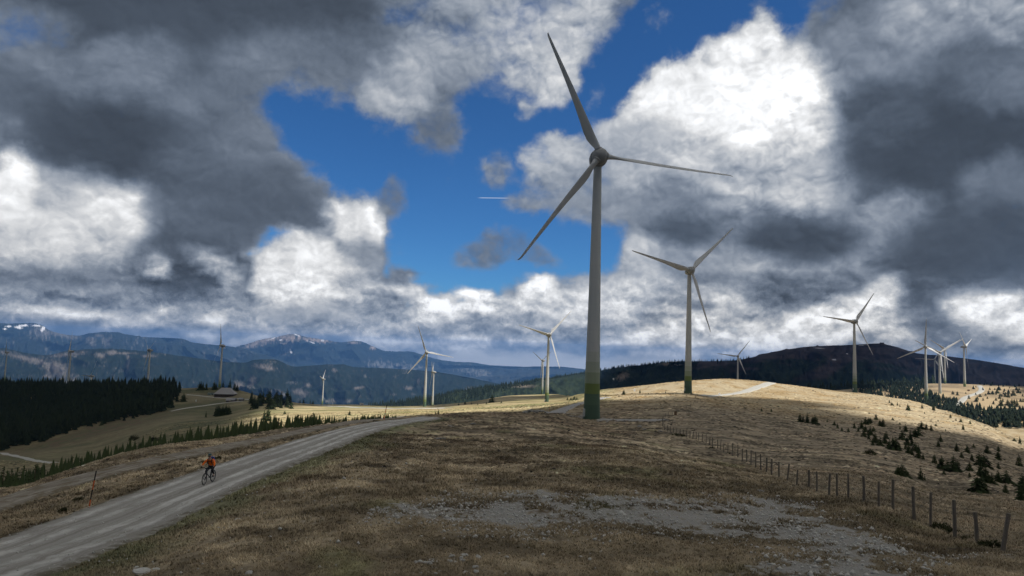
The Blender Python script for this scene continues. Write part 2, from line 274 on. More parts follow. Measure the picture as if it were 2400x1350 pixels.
class MB:
    """collects simple shapes into one mesh"""
    def __init__(s): s.V = []; s.F = []
    def add(s, V, F):
        b = len(s.V); s.V += [tuple(map(float, v)) for v in V]; s.F += [tuple(i+b for i in f) for f in F]; return s
    def tube(s, pts, rad, n=8, cap=True):
        pts = [Vector(p) for p in pts]; rad = rad if hasattr(rad, '__len__') else [rad]*len(pts)
        V = []; F = []; up = None
        for i, p in enumerate(pts):
            d = (pts[min(i+1, len(pts)-1)]-pts[max(i-1, 0)]).normalized()
            if up is None: up = Vector((0, 0, 1)) if abs(d.z) < .9 else Vector((1, 0, 0))
            a = d.cross(up).normalized(); b = a.cross(d).normalized(); up = b
            for k in range(n):
                t = 2*math.pi*k/n; V.append(p+(a*math.cos(t)+b*math.sin(t))*rad[i])
        for i in range(len(pts)-1):
            for k in range(n): F.append((i*n+k, i*n+(k+1) % n, (i+1)*n+(k+1) % n, (i+1)*n+k))
        if cap: F.append(tuple(range(n))[::-1]); F.append(tuple(range((len(pts)-1)*n, len(pts)*n)))
        return s.add(V, F)
    def box(s, c, d, rz=0, bev=0):
        x, y, z = d[0]/2, d[1]/2, d[2]/2; V = []
        for sx, sy in ((-1, -1), (1, -1), (1, 1), (-1, 1)):
            for sz in (-1, 1):
                X, Y = sx*x, sy*y; V.append((c[0]+X*math.cos(rz)-Y*math.sin(rz), c[1]+X*math.sin(rz)+Y*math.cos(rz), c[2]+sz*z))
        return s.add(V, [(0, 2, 4, 6), (1, 7, 5, 3), (0, 1, 3, 2), (2, 3, 5, 4), (4, 5, 7, 6), (6, 7, 1, 0)])
    def lathe(s, prof, n=24, axis='z'):
        V = []; F = []
        for r_, h in prof:
            for k in range(n):
                t = 2*math.pi*k/n; a, b = r_*math.cos(t), r_*math.sin(t)
                V.append((a, b, h) if axis == 'z' else (a, h, b))
        for i in range(len(prof)-1):
            for k in range(n): F.append((i*n+k, i*n+(k+1) % n, (i+1)*n+(k+1) % n, (i+1)*n+k))
        F.append(tuple(range(n))[::-1]); F.append(tuple(range((len(prof)-1)*n, len(prof)*n)))
        return s.add(V, F)
    def torus(s, c, Rr, r_, ax, n=28, k=6):
        ax = Vector(ax).normalized(); a = ax.orthogonal().normalized(); b = ax.cross(a); c = Vector(c); V = []; F = []
        for i in range(n):
            t = 2*math.pi*i/n; d = a*math.cos(t)+b*math.sin(t)
            for j in range(k):
                q = 2*math.pi*j/k; V.append(c+d*(Rr+r_*math.cos(q))+ax*r_*math.sin(q))
        for i in range(n):
            for j in range(k): F.append((i*k+j, ((i+1) % n)*k+j, ((i+1) % n)*k+(j+1) % k, i*k+(j+1) % k))
        return s.add(V, F)
    def build(s, name, mat, parent=None, smooth=True, bev=0):
        o = mesh_obj(name, s.V, s.F, mat, parent, smooth)
        bm = bmesh.new(); bm.from_mesh(o.data); bmesh.ops.recalc_face_normals(bm, faces=bm.faces); bm.to_mesh(o.data); bm.free()
        if smooth: o.data.set_sharp_from_angle(angle=R(40))
        if bev:
            b = o.modifiers.new('bevel', 'BEVEL'); b.width = bev; b.segments = 2; b.limit_method = 'ANGLE'
        return o
def material(name, col, rough=.7, var=.15, scale=3.0, bump=0, metal=0, spec=.3):
    mt = bpy.data.materials.new(name); mt.use_nodes = True; t = NT(mt.node_tree)
    b = t.N['Principled BSDF']; b.inputs['Roughness'].default_value = rough; b.inputs['Metallic'].default_value = metal
    b.inputs['Specular IOR Level'].default_value = spec
    co = t.n('ShaderNodeTexCoord').outputs['Object']
    n = t.noise(co, scale, 6, .6)
    f = t.m('ADD', 1-var, t.m('MULTIPLY', n, 2*var))
    t.put(b.inputs['Base Color'], t.vm('SCALE', (col[0], col[1], col[2]), sc=f))
    if bump:
        bp = t.n('ShaderNodeBump'); bp.inputs['Strength'].default_value = 1; bp.inputs['Distance'].default_value = bump
        t.put(bp.inputs['Height'], t.noise(co, scale*4, 6, .6)); t.put(b.inputs['Normal'], bp.outputs[0])
    return mt

# ------------------------------------------------------------------ numpy noise
def vnoise(x, y, seed=0):
    xi = np.floor(x).astype(np.int64); yi = np.floor(y).astype(np.int64); fx = x-xi; fy = y-yi
    fx = fx*fx*fx*(fx*(fx*6-15)+10); fy = fy*fy*fy*(fy*(fy*6-15)+10)
    def h(a, b):
        n = (a*374761393+b*668265263+seed*974634777) & 0xffffffff
        n = ((n ^ (n >> 13))*1274126177) & 0xffffffff; n = n ^ (n >> 16)
        return (n & 0xffff)/32767.5-1
    return (h(xi, yi)*(1-fx)+h(xi+1, yi)*fx)*(1-fy)+(h(xi, yi+1)*(1-fx)+h(xi+1, yi+1)*fx)*fy
def fbm(x, y, octv=4, seed=0, gain=.5):
    r_ = 0; a = 1; tot = 0
    for i in range(octv):
        r_ = r_+a*vnoise(x*2**i+i*17.3, y*2**i-i*9.1, seed+i); tot += a; a *= gain
    return r_/tot
def pchip(x, y, xs):
    x = np.asarray(x, float); y = np.asarray(y, float); h = np.diff(x); d = np.diff(y)/h
    mm = np.zeros(len(x))
    for i in range(1, len(x)-1):
        if d[i-1]*d[i] > 0:
            w1, w2 = 2*h[i]+h[i-1], h[i]+2*h[i-1]; mm[i] = (w1+w2)/(w1/d[i-1]+w2/d[i])
    mm[0], mm[-1] = d[0], d[-1]
    xs = np.clip(xs, x[0], x[-1]); i = np.clip(np.searchsorted(x, xs)-1, 0, len(x)-2); t = (xs-x[i])/h[i]
    return y[i]*(1+2*t)*(1-t)**2+mm[i]*h[i]*t*(1-t)**2+y[i+1]*t*t*(3-2*t)+mm[i+1]*h[i]*t*t*(t-1)

# ------------------------------------------------------------------ the lie of the land: profiles outwards along sight columns
# each entry: column -> list of (distance, picture row read for a surface seen there) or (distance, None, height) where hidden
H_ = lambda d, z: (d, None, z)
PROF = {
 0:   [H_(8, -6.6), H_(20, -8.0), (38, 1220), (52, 1150), H_(110, -35), (330, 1100), (560, 1063), (750, 1050), (950, 985), (1150, 914), H_(1400, -150), H_(1900, -230), H_(2500, -330), H_(3500, -700), H_(6000, -1160)],
 200: [H_(8, -6.6), H_(20, -7.7), (40, 1190), (56, 1098), H_(120, -33), (300, 1088), (550, 1060), (850, 1000), (1000, 958), (1150, 914), H_(1400, -150), H_(1900, -230), H_(2500, -330), H_(3500, -700), H_(6000, -1160)],
 400: [H_(8, -6.5), H_(20, -7.4), (41, 1160), (65, 1042), H_(130, -32), (300, 1052), (550, 1003), (950, 955), (1060, 926), (1180, 911), H_(1400, -140), H_(1900, -230), H_(2500, -330), H_(3500, -700), H_(6000, -1160)],
 520: [H_(8, -6.5), H_(20, -7.2), (42, 1138), (72, 1028), H_(135, -30), (300, 1030), (550, 990), (900, 958), (1050, 938), (1165, 909), H_(1400, -135), H_(1900, -230), H_(2500, -330), H_(3500, -700), H_(6000, -1160)],
 620: [H_(8, -6.5), H_(20, -7.1), (44, 1117), (79, 1013), H_(140, -28), (300, 1008), (550, 977), (800, 953), (950, 941), (1130, 932), H_(1400, -140), H_(1900, -230), H_(2500, -330), H_(3500, -700), H_(6000, -1160)],
 720: [H_(8, -6.5), H_(20, -7.1), (47, 1095), (88, 1000), H_(150, -27), (300, 996), (550, 973), (820, 957), (1000, 950), (1250, 948), H_(1500, -160), H_(1900, -230), H_(2500, -330), H_(3500, -700), H_(6000, -1160)],
 820: [H_(8, -6.5), H_(20, -7.0), (50, 1073), (100, 988), H_(165, -26), (310, 984), (560, 968), (850, 956), (1100, 952), (1450, 950), H_(1700, -190), H_(2100, -260), H_(2600, -350), H_(3500, -700), H_(6000, -1160)],
 1000: [H_(8, -6.5), H_(20, -7.0), (55, 1070), (140, 976), H_(220, -27), (400, 968), (650, 960), (967, 953.5), (1100, 953), (1280, 951), H_(1550, -170), H_(2000, -250), H_(2600, -350), H_(3500, -700), H_(6000, -1160)],
 1100: [H_(8, -6.5), H_(20, -7.0), (58, 1068), (163, 969), H_(230, -26), (410, 962), (640, 955), (880, 949), (1060, 947), (1320, 943), H_(1600, -160), H_(2000, -240), H_(2600, -350), H_(3500, -700), H_(6000, -1160)],
 1200: [H_(8, -6.5), H_(20, -7.0), (60, 1066), (178, 966), H_(235, -25), (420, 957), (600, 950), (800, 943), (1050, 936), (1370, 927), H_(1650, -150), H_(2050, -230), H_(2600, -350), H_(3500, -700), H_(6000, -1160)],
 1290: [H_(8, -6.5), H_(20, -7.0), (60, 1066), (186, 971), (230, 969), (330, 955), (500, 948), (780, 941), (1050, 932), (1340, 923), H_(1650, -140), H_(2050, -220), H_(2600, -350), H_(3500, -700), H_(6000, -1160)],
 1400: [H_(8, -6.5), H_(20, -7.0), (60, 1068), (198, 984), (235, 971), (300, 946), (360, 934), (440, 930), (560, 922), (700, 915), H_(900, -70), H_(1400, -140), H_(2400, -330), H_(3500, -700), H_(6000, -1160)],
 1500: [H_(8, -6.5), H_(20, -7.0), (55, 1085), (150, 1005), (200, 984), (280, 950), (350, 934), (420, 923.5), H_(480, -31), (610, 903), H_(820, -60), H_(1400, -130), H_(2400, -300), H_(3500, -700), H_(6000, -1160)],
 1600: [H_(8, -6.5), H_(20, -7.0), (50, 1110), (110, 1040), (200, 980), (300, 943), (370, 929), (425, 920), H_(480, -29), (600, 892), H_(800, -50), H_(1400, -120), H_(2400, -280), H_(3500, -700), H_(6000, -1160)],
 1700: [H_(8, -6.5), H_(20, -6.9), (49, 1122), (95, 1065), (200, 985), (300, 952), (380, 937), (430, 931), (485, 924), (610, 888), H_(800, -50), H_(1400, -100), H_(2400, -280), H_(3500, -700), H_(6000, -1160)],
 1800: [H_(8, -6.5), H_(20, -6.8), (48, 1140), (80, 1090), (180, 1010), (290, 965), (380, 946), (450, 933), (520, 917), (620, 896), H_(850, -60), H_(1100, -92), H_(1500, -95), H_(2300, -250), H_(6000, -1160)],
 2000: [H_(8, -6.5), H_(19, -6.6), (43, 1163), (75, 1103), (150, 1042), (260, 996), (370, 962), (470, 941), (560, 929), (650, 919), H_(850, -80), H_(1050, -82), (1450, 911), H_(1900, -190), H_(6000, -1160)],
 2120: [H_(8, -6.4), H_(18, -6.5), (37, 1205), (72, 1128), (140, 1065), (235, 1015), (330, 985), (420, 960), (500, 947), (580, 937), H_(780, -74), H_(940, -66), (1430, 902), H_(1900, -150), H_(6000, -1160)],
 2200: [H_(8, -6.4), H_(17, -6.4), (34, 1238), (70, 1152), (130, 1087), (210, 1037), (300, 1003), (380, 981), (450, 969), (520, 959), H_(700, -67), (900, 951), (1420, 899), H_(1900, -130), H_(6000, -1160)],
 2300: [H_(8, -6.4), H_(16.5, -6.3), (28, 1272), (64, 1170), (112, 1110), (180, 1068), (250, 1036), (320, 1012), (370, 1000), (420, 992), H_(590, -68), (830, 962), (1400, 902), H_(1900, -120), H_(6000, -1160)],
 2400: [H_(8, -6.4), H_(16, -6.2), (24, 1312), (60, 1190), (100, 1145), (160, 1108), (220, 1078), (280, 1056), (320, 1043), (360, 1033), H_(540, -68), (790, 975), (1400, 906), H_(1900, -110), H_(6000, -1160)],
}
def shifted(col, du): return [(e if e[1] is None else (e[0], e[1]+du*.0349)) for e in PROF[col]]
PROF[-420] = shifted(0, -420); PROF[2850] = shifted(2400, 450)
cols = sorted(PROF); NS = 15
Ya = np.zeros((len(cols), NS)); Za = Ya.copy(); Aa = Ya.copy()
for i, u in enumerate(cols):
    for k, e in enumerate(PROF[u]):
        if e[1] is not None: P = at(u, e[1], e[0])
        else:
            P = at(u, 815+.0349*(u-1200), e[0]); P = P.copy(); P[2] = e[2]
        Ya[i, k], Za[i, k], Aa[i, k] = P[1], P[2], P[0]/P[1]
NA_T, NT_T = 420, 520
agr = np.linspace(-1.35, 1.35, NA_T); tgr = np.linspace(math.log(7.6), math.log(5900), NT_T)
Yk = np.zeros((NS, NA_T)); Zk = Yk.copy()
for k in range(NS):
    Yk[k] = pchip(Aa[:, k], np.log(Ya[:, k]), np.clip(agr, Aa[0, k], Aa[-1, k])); Zk[k] = pchip(Aa[:, k], Za[:, k], np.clip(agr, Aa[0, k], Aa[-1, k]))
ZT = np.zeros((NA_T, NT_T))
for i in range(NA_T): ZT[i] = pchip(Yk[:, i], Zk[:, i], tgr)
for _ in range(2):                      # smooth across the columns
    ZT[1:-1] = .25*ZT[:-2]+.5*ZT[1:-1]+.25*ZT[2:]
def Zs(x, y):
    x = np.asarray(x, float); y = np.asarray(y, float); yy = np.maximum(y, 7.7)
    a = np.clip(x/np.where(y > 7.7, yy, 7.7+(7.7-y)*2.5), -1.34, 1.34); t = np.log(yy)
    fa = (a-agr[0])/(agr[1]-agr[0]); ft = np.clip((t-tgr[0])/(tgr[1]-tgr[0]), 0, NT_T-1.001)
    i = np.clip(fa.astype(int), 0, NA_T-2); j = ft.astype(int); fa = fa-i; ft = ft-j
    return (ZT[i, j]*(1-fa)+ZT[i+1, j]*fa)*(1-ft)+(ZT[i, j+1]*(1-fa)+ZT[i+1, j+1]*fa)*ft
DS = np.exp(np.linspace(math.log(9), math.log(3500), 5000))
def ground(u, v, f=None, dmin=0):
    """where the line of sight through picture point (u, v) first meets the land"""
    r_ = ray(u, v); P = r_[None, :]*DS[:, None]; gap = P[:, 2]-(f or Zs)(P[:, 0], P[:, 1]); gap[DS < dmin] = 9
    k = np.argmax(gap < 0)
    if gap[k] >= 0: k = np.argmin(gap/DS)
    D = DS[k]
    if k > 0 and gap[k] < 0: D = DS[k-1]+(DS[k]-DS[k-1])*gap[k-1]/(gap[k-1]-gap[k]+1e-9)
    p = r_*D; return np.array([p[0], p[1], float((f or Zs)(p[0], p[1]))]), D

# road edges read from the picture, turned into ground points
def densify(pts, n):
    pts = np.array(pts, float); d = np.r_[0, np.cumsum(np.hypot(*np.diff(pts, axis=0).T))]; s_ = np.linspace(0, d[-1], n)
    return np.stack([pchip(d, pts[:, 0], s_), pchip(d, pts[:, 1], s_)], 1)
ROADS = {   # name: (one edge, other edge, samples along)
 'road': ([(-500, 1400), (-200, 1308), (0, 1262), (110, 1225), (230, 1182), (330, 1150), (460, 1104), (560, 1072), (660, 1040), (740, 1018), (820, 1000), (900, 987), (985, 978)],
          [(-300, 1540), (-60, 1420), (110, 1352), (250, 1295), (400, 1232), (500, 1182), (600, 1132), (700, 1088), (760, 1062), (820, 1038), (880, 1014), (950, 996), (1035, 981)], 260),
 'track': ([(-350, 1262), (-120, 1200), (0, 1165), (150, 1122), (300, 1086), (450, 1056), (580, 1032), (700, 1008), (800, 991), (870, 981), (950, 975.5)],
           [(-350, 1330), (-120, 1240), (0, 1196), (150, 1148), (300, 1106), (450, 1072), (580, 1046), (700, 1019), (800, 999), (880, 987), (970, 977)], 200),
}
ROADP = {}
for k_, (e1, e2, n_) in ROADS.items():
    a_, b_ = densify(e1, n_//4), densify(e2, n_//4)
    A3 = np.array([ground(*p)[0] for p in a_]); B3 = np.array([ground(*p)[0] for p in b_]); ROADP[k_] = (A3, B3)
# far ribbons given by a centre line and a width in metres
LANES = {
 'gravel_road': ([(1296, 970), (1325, 958), (1352, 948), (1385, 939), (1420, 931)], 7.5),
 'bright_road': ([(1645, 929), (1690, 926.5), (1730, 922), (1765, 912), (1790, 903), (1812, 896.5)], 8),
 'plateau_road': ([(2236, 952), (2252, 942), (2262, 932), (2290, 922), (2302, 914), (2294, 903)], 9),
 'valley_road': ([(-60, 1052), (0, 1062), (50, 1072), (100, 1083), (135, 1086)], 6),
 'hillside_path': ([(395, 965), (430, 958), (480, 951), (530, 944), (575, 940)], 4),
 'hilltop_path': ([(435, 925), (470, 928), (505, 932), (560, 935), (600, 938)], 4),
 'gravel_apron': ([(1398, 983.5), (1440, 984.5), (1480, 985.5), (1520, 986), (1560, 986)], 6),
 'meadow_road': ([(735, 949), (790, 953), (860, 956), (930, 957.5), (1000, 957), (1060, 956)], 9),
}
MASKS = []
for k_, (A3, B3) in ROADP.items(): MASKS.append(np.vstack([A3[:, :2], B3[::-1, :2]]))
def road_mask(x, y, soft=.6):
    out = np.zeros(np.shape(x))
    for pg in MASKS:
        sel = (x > pg[:, 0].min()-3) & (x < pg[:, 0].max()+3) & (y > pg[:, 1].min()-3) & (y < pg[:, 1].max()+3)
        if sel.any():
            d = sdf_poly(np.asarray(x)[sel], np.asarray(y)[sel], pg); out[sel] = np.maximum(out[sel], np.clip(.5+d/soft, 0, 1))
    return out
def rough(x, y, mask=None):
    dd = np.maximum(y, 8.)
    f1 = np.clip(1.6-dd/45, 0, 1); f2 = np.clip(1.5-dd/260, 0, 1); f3 = np.clip(1.5-dd/900, 0, 1)
    z = .055*f1*(1-np.abs(fbm(x/.55, y/.55, 3, 3)))*1.6 + .10*f2*fbm(x/2.6, y/2.6, 3, 9)+.28*f3*fbm(x/15, y/15, 3, 21)
    far = np.clip((dd-150)/400, 0, 1); z = z+far*1.3*fbm(x/70, y/70, 3, 33)
    return z-.06*f1
def Zf(x, y):
    x = np.asarray(x, float); y = np.asarray(y, float); sh = x.shape; x1 = np.atleast_1d(x); y1 = np.atleast_1d(y)
    z = Zs(x1, y1)+rough(x1, y1)*(1-.85*road_mask(x1, y1, 1.6))
    return z.reshape(sh)
GRAVEL = [[(850, 1222), (900, 1200), (990, 1178), (1080, 1165), (1250, 1160), (1330, 1172), (1500, 1168), (1620, 1172), (1790, 1160), (1930, 1172), (1990, 1210), (2080, 1262), (2190, 1300), (2130, 1330), (2100, 1420), (1880, 1420), (1800, 1290), (1640, 1262), (1480, 1262), (1380, 1240), (1200, 1250), (1000, 1225)],
          [(1250, 967), (1400, 978), (1565, 985), (1420, 990), (1395, 990), (1350, 978)]]
GP = [np.array([ground(*p)[0][:2] for p in g]) for g in GRAVEL]

# ------------------------------------------------------------------ ground
def in_px(px, py, pts, soft=12): return np.clip(.5+sdf_poly(px, py, pts)/(2*soft), 0, 1)
def lerp(a, b, t): return a+(np.asarray(b)-a)*t[..., None]
def ground_color(x, y, z):
    P = np.stack([x, y, z], -1); pu, pv = proj(np.where(P@Fv > 5, 1, np.nan)[..., None]*P); pu = np.nan_to_num(pu, nan=-9999); pv = np.nan_to_num(pv, nan=9999)
    n1 = fbm(x/9, y/9, 4, 51); n2 = fbm(x/1.7, y/2.1, 4, 61, .6); n3 = fbm(x/60, y/60, 4, 71); n4 = fbm(x/.35, y/.35, 3, 81, .7); n5 = fbm(x/4.5, y/3.2, 4, 83, .6); n6 = fbm(x/11, y/8, 4, 87, .6)
    c = np.empty(x.shape+(3,)); c[:] = (.180, .146, .098)
    c = lerp(c, (.29, .240, .165), np.clip(n2*1.3+n1*1.2+.30, 0, 1)*.85)
    c = lerp(c, (.085, .063, .042), np.clip(n1*1.5-n2*.9-.12, 0, 1)*.95)
    c = lerp(c, (.10, .108, .046), np.clip(fbm(x/5, y/7, 3, 91)*2.4+n2*.8-.75, 0, 1)*.6)
    # straw slope behind the fence
    right = in_px(pu, pv, [(2800, 1460), (2400, 1322), (2350, 1297), (2238, 1262), (2143, 1222), (2060, 1190), (1962, 1166), (1867, 1140), (1796, 1110), (1740, 1083), (1688, 1057), (1632, 1033), (1558, 1010), (1552, 996), (1580, 972), (1660, 930), (1700, 850), (2900, 800)], 10)*np.clip((y-14)/4, 0, 1); right = np.maximum(right, np.clip((pu-1530)/160, 0, 1)*np.clip((y-75)/40, 0, 1))
    st = np.clip(right, 0, 1); sc = lerp(np.broadcast_to(np.array([.205, .170, .120]), c.shape).copy(), (.125, .092, .060), np.clip(n6*.8+n1*.6+n2*1.3+n5*.9-.05, 0, 1)*.8)
    sc = lerp(sc, (.26, .215, .15), np.clip(n2*1.6-.25, 0, 1)*.6)
    c = c*(1-st[..., None])+sc*st[..., None]
    # brown mound in the middle
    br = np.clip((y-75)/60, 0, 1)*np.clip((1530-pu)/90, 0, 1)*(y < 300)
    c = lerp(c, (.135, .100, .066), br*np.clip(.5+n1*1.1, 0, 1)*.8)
    mid = np.clip((y-55)/40, 0, 1)*np.clip((900-y)/400, 0, 1)
    c = c*(1+mid*(np.clip(n5*1.2, -.5, .5)+np.clip(n6*.4, -.2, .2)))[..., None]
    # wide meadows beyond
    f = np.clip((y-240)/120, 0, 1)
    md = lerp(np.broadcast_to(np.array([.34, .275, .155]), c.shape).copy(), (.21, .165, .075), np.clip(n3*1.5+n1*.5+.25, 0, 1))
    md = lerp(md, (.135, .145, .055), np.clip(fbm(x/90, y/34, 4, 101)*2.6-.15, 0, 1)*.75)
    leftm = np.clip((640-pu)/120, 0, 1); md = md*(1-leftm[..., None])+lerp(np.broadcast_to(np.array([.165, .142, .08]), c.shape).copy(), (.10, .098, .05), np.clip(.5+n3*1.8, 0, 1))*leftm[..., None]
    md = md*(1+.30*np.clip(n6, -.5, .5)+.5*np.clip(n5, -.5, .5)*np.clip(1.5-y/700, 0, 1))[..., None]; ridge = np.clip((pu-1400)/60, 0, 1); md = md*(1-ridge[..., None])+lerp(np.broadcast_to(np.array([.33, .27, .175]), c.shape).copy(), (.25, .175, .085), np.clip(.3+n1*1.3+n3*.5, 0, 1))*ridge[..., None]
    c = c*(1-f[..., None])+md*f[..., None]
    rp = np.clip((y-760)/60, 0, 1)*np.clip((pu-1980)/60, 0, 1); c = c*(1-rp[..., None])+lerp(np.broadcast_to(np.array([.33, .25, .15]), c.shape).copy(), (.19, .145, .09), np.clip(.35+fbm(x/28, y/60, 4, 111)*1.6, 0, 1))*rp[..., None]
    c = lerp(c, (.05, .055, .03), np.clip((-150-z)/40, 0, 1))
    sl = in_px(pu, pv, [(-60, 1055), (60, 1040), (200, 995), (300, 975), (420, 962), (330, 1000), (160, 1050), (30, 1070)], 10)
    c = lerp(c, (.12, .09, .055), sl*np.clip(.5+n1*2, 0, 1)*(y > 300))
    # greener verge along the road
    rd = ROADP['road'][1][:, :2]; vd = np.full(x.shape, 9.); near_ = (x < 0) & (y < 160) & (y > 8)
    if near_.any():
        q_ = sdf_poly(x[near_], y[near_], np.vstack([rd, rd[::-1]+np.array([.01, .01])])); vd[near_] = np.abs(q_)
    c = lerp(c, (.088, .10, .052), np.clip(1.25-vd/2.6+n2*.9, 0, 1)*.75)
    # gravel patches
    g = np.zeros(x.shape)
    for q in GP:
        d = sdf_poly(x, y, q); g = np.maximum(g, np.clip(.45+d/5+n1*1.1+n2*.7+n4*.35, 0, 1)*(d > -3.5))
    g = np.clip((g-.22)*1.4, 0, .9)*np.clip(.80+n4*.8+n2*1.0+n5*.5, 0, 1)
    c = lerp(c, (.075, .06, .035), np.clip(g*3, 0, 1)*.45)
    c *= (1+.30*n4*np.clip(1.4-y/70, 0, 1))[..., None]; c *= (1.10+np.clip(n5*.8+n2*.5+n1*.35, -.5, .6)*np.clip(1.6-y/90, 0, 1))[..., None]
    return np.clip(c, .01, 1), g
ys = [13.]
while ys[-1] < 5900:
    y_ = ys[-1]; ys.append(y_+min(max(y_*y_*1.6/(7*1600), .045), .0085*y_))
ys = np.r_[[-120, -60, -30, -12, -2, 4, 8, 10.5], ys]
ags = np.r_[np.linspace(-1.30, -.84, 40)[:-1], np.linspace(-.84, .84, 880), np.linspace(.84, 1.30, 40)[1:]]
YY, AG = np.meshgrid(ys, ags, indexing='ij'); XX = AG*np.where(YY > 7.7, YY, 7.7+(7.7-YY)*2.5)
ZZ = Zf(XX.ravel(), YY.ravel()).reshape(XX.shape)
ny, na = XX.shape; idx = np.arange(ny*na).reshape(ny, na)
FQ = np.stack([idx[:-1, :-1], idx[:-1, 1:], idx[1:, 1:], idx[1:, :-1]], -1).reshape(-1, 4)
def ground_material():
    mt = bpy.data.materials.new('mountain grass'); mt.use_nodes = True; t = NT(mt.node_tree); b = t.N['Principled BSDF']
    b.inputs['Roughness'].default_value = .95; b.inputs['Specular IOR Level'].default_value = .12
    at_ = t.n('ShaderNodeAttribute', attribute_name='tint'); gr = at_.outputs['Alpha']
    pos = t.n('ShaderNodeNewGeometry').outputs['Position']
    n = t.noise(pos, 9, 8, .72); n2 = t.noise(pos, 1.1, 6, .65); n3 = t.noise(pos, 45, 3, .6)
    f = t.m('ADD', .22, t.m('ADD', t.m('MULTIPLY', n, 1.15), t.m('MULTIPLY', n2, .60)))
    col = t.vm('SCALE', at_.outputs['Color'], sc=f)
    v = t.n('ShaderNodeTexVoronoi'); v.feature = 'F1'; t.put(v.inputs['Vector'], pos); v.inputs['Scale'].default_value = 13
    grit = t.mix(t.noise(pos, 30, 6, .8), (.10, .095, .08, 1), (.48, .47, .445, 1))
    grit = t.mix(t.smooth(v.outputs['Distance'], .28, .12), grit, t.mix(v.outputs['Color'], (.25, .24, .23, 1), (.6, .59, .56, 1)))
    gm = t.smooth(t.m('ADD', gr, t.m('MULTIPLY', t.m('SUBTRACT', t.noise(pos, 2.6, 9, .82), .5), 2.7)), .26, .95)
    col = t.mix(gm, col, grit); t.put(b.inputs['Base Color'], col)
    bp = t.n('ShaderNodeBump'); bp.inputs['Distance'].default_value = .10; bp.inputs['Strength'].default_value = .9
    t.put(bp.inputs['Height'], t.m('ADD', t.noise(pos, 6, 8, .7), t.m('MULTIPLY', n3, .25))); t.put(b.inputs['Normal'], bp.outputs[0])
    return mt
M_ground = ground_material()
gnd = mesh_obj('ground', np.stack([XX, YY, ZZ], -1).reshape(-1, 3), FQ, M_ground)
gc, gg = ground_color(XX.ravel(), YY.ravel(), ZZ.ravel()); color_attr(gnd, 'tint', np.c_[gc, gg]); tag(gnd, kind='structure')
M_low = material('valley floor', (.05, .06, .035), .95, .5, .0008)
q = 27000.; lo = mesh_obj('lowland', [(-q, -3000, -1170), (q, -3000, -1170), (q, q, -1170), (-q, q, -1170)], [(0, 1, 2, 3)], M_low); tag(lo, kind='structure')

def road_material(name, base, dust, lane=True, grassy=0.0):
    mt = bpy.data.materials.new(name); mt.use_nodes = True; t = NT(mt.node_tree); b = t.N['Principled BSDF']
    b.inputs['Roughness'].default_value = .95; b.inputs['Specular IOR Level'].default_value = .1
    uv = t.n('ShaderNodeUVMap', uv_map='lane').outputs[0]; sx = t.n('ShaderNodeSeparateXYZ'); t.put(sx.inputs[0], uv); U = sx.outputs[0]
    pos = t.n('ShaderNodeNewGeometry').outputs['Position']
    U = t.m('ADD', U, t.m('MULTIPLY', t.m('SUBTRACT', t.noise(pos, .25, 3), .5), .07))
    st = t.n('ShaderNodeCombineXYZ'); t.put(st.inputs[0], t.m('MULTIPLY', U, 26)); t.put(st.inputs[1], t.m('MULTIPLY', sx.outputs[1], .05))
    streak = t.noise(st.outputs[0], 1.0, 5, .6)
    n = t.noise(pos, 22, 8, .8); n2 = t.noise(pos, 1.4, 6, .65)
    f = t.m('ADD', t.m('MULTIPLY', n, .9), t.m('MULTIPLY', n2, .5))
    col = t.mix(f, (base[0]*.55, base[1]*.54, base[2]*.5, 1), (base[0]*1.25, base[1]*1.25, base[2]*1.25, 1))
    if lane:
        tr = None
        for c0 in (.17, .36, .62, .80):
            g = t.smooth(t.m('ABSOLUTE', t.m('SUBTRACT', U, c0)), .075, .015); tr = g if tr is None else t.m('MAXIMUM', tr, g)
        tr = t.m('MULTIPLY', tr, t.smooth(t.noise(pos, .30, 6, .7), .32, .62))
        col = t.mix(t.m('MULTIPLY', tr, .85), col, tuple(dust)+(1,))
        brown = t.m('MULTIPLY', t.smooth(t.m('ADD', streak, t.m('MULTIPLY', n2, .35)), .60, .82), .38)
        col = t.mix(brown, col, (.13, .10, .07, 1))
        if grassy: col = t.mix(t.m('MULTIPLY', t.smooth(t.noise(pos, .8, 6, .7), .47, .60), grassy), col, (.16, .125, .08, 1))
        edge = t.smooth(t.m('ABSOLUTE', t.m('SUBTRACT', sx.outputs[0], .5)), .38, .5)
        col = t.mix(t.m('MULTIPLY', edge, t.smooth(n2, .35, .6)), col, (.12, .105, .07, 1))
    v = t.n('ShaderNodeTexVoronoi'); t.put(v.inputs['Vector'], pos); v.inputs['Scale'].default_value = 9
    col = t.mix(t.m('MULTIPLY', t.smooth(v.outputs['Distance'], .16, .09), .6), col, (.55, .54, .52, 1))
    t.put(b.inputs['Base Color'], col)
    bp = t.n('ShaderNodeBump'); bp.inputs['Distance'].default_value = .05
    t.put(bp.inputs['Height'], t.m('ADD', n, streak)); t.put(b.inputs['Normal'], bp.outputs[0])
    return mt
M_road = road_material('gravel road', (.33, .32, .295), (.66, .65, .615)); M_track = road_material('old track', (.25, .225, .185), (.40, .37, .32), True, .85)
M_pale = road_material('pale gravel', (.40, .39, .36), (.5, .5, .47), False)
M_grey = road_material('grey gravel', (.30, .295, .285), (.45, .44, .42), False)
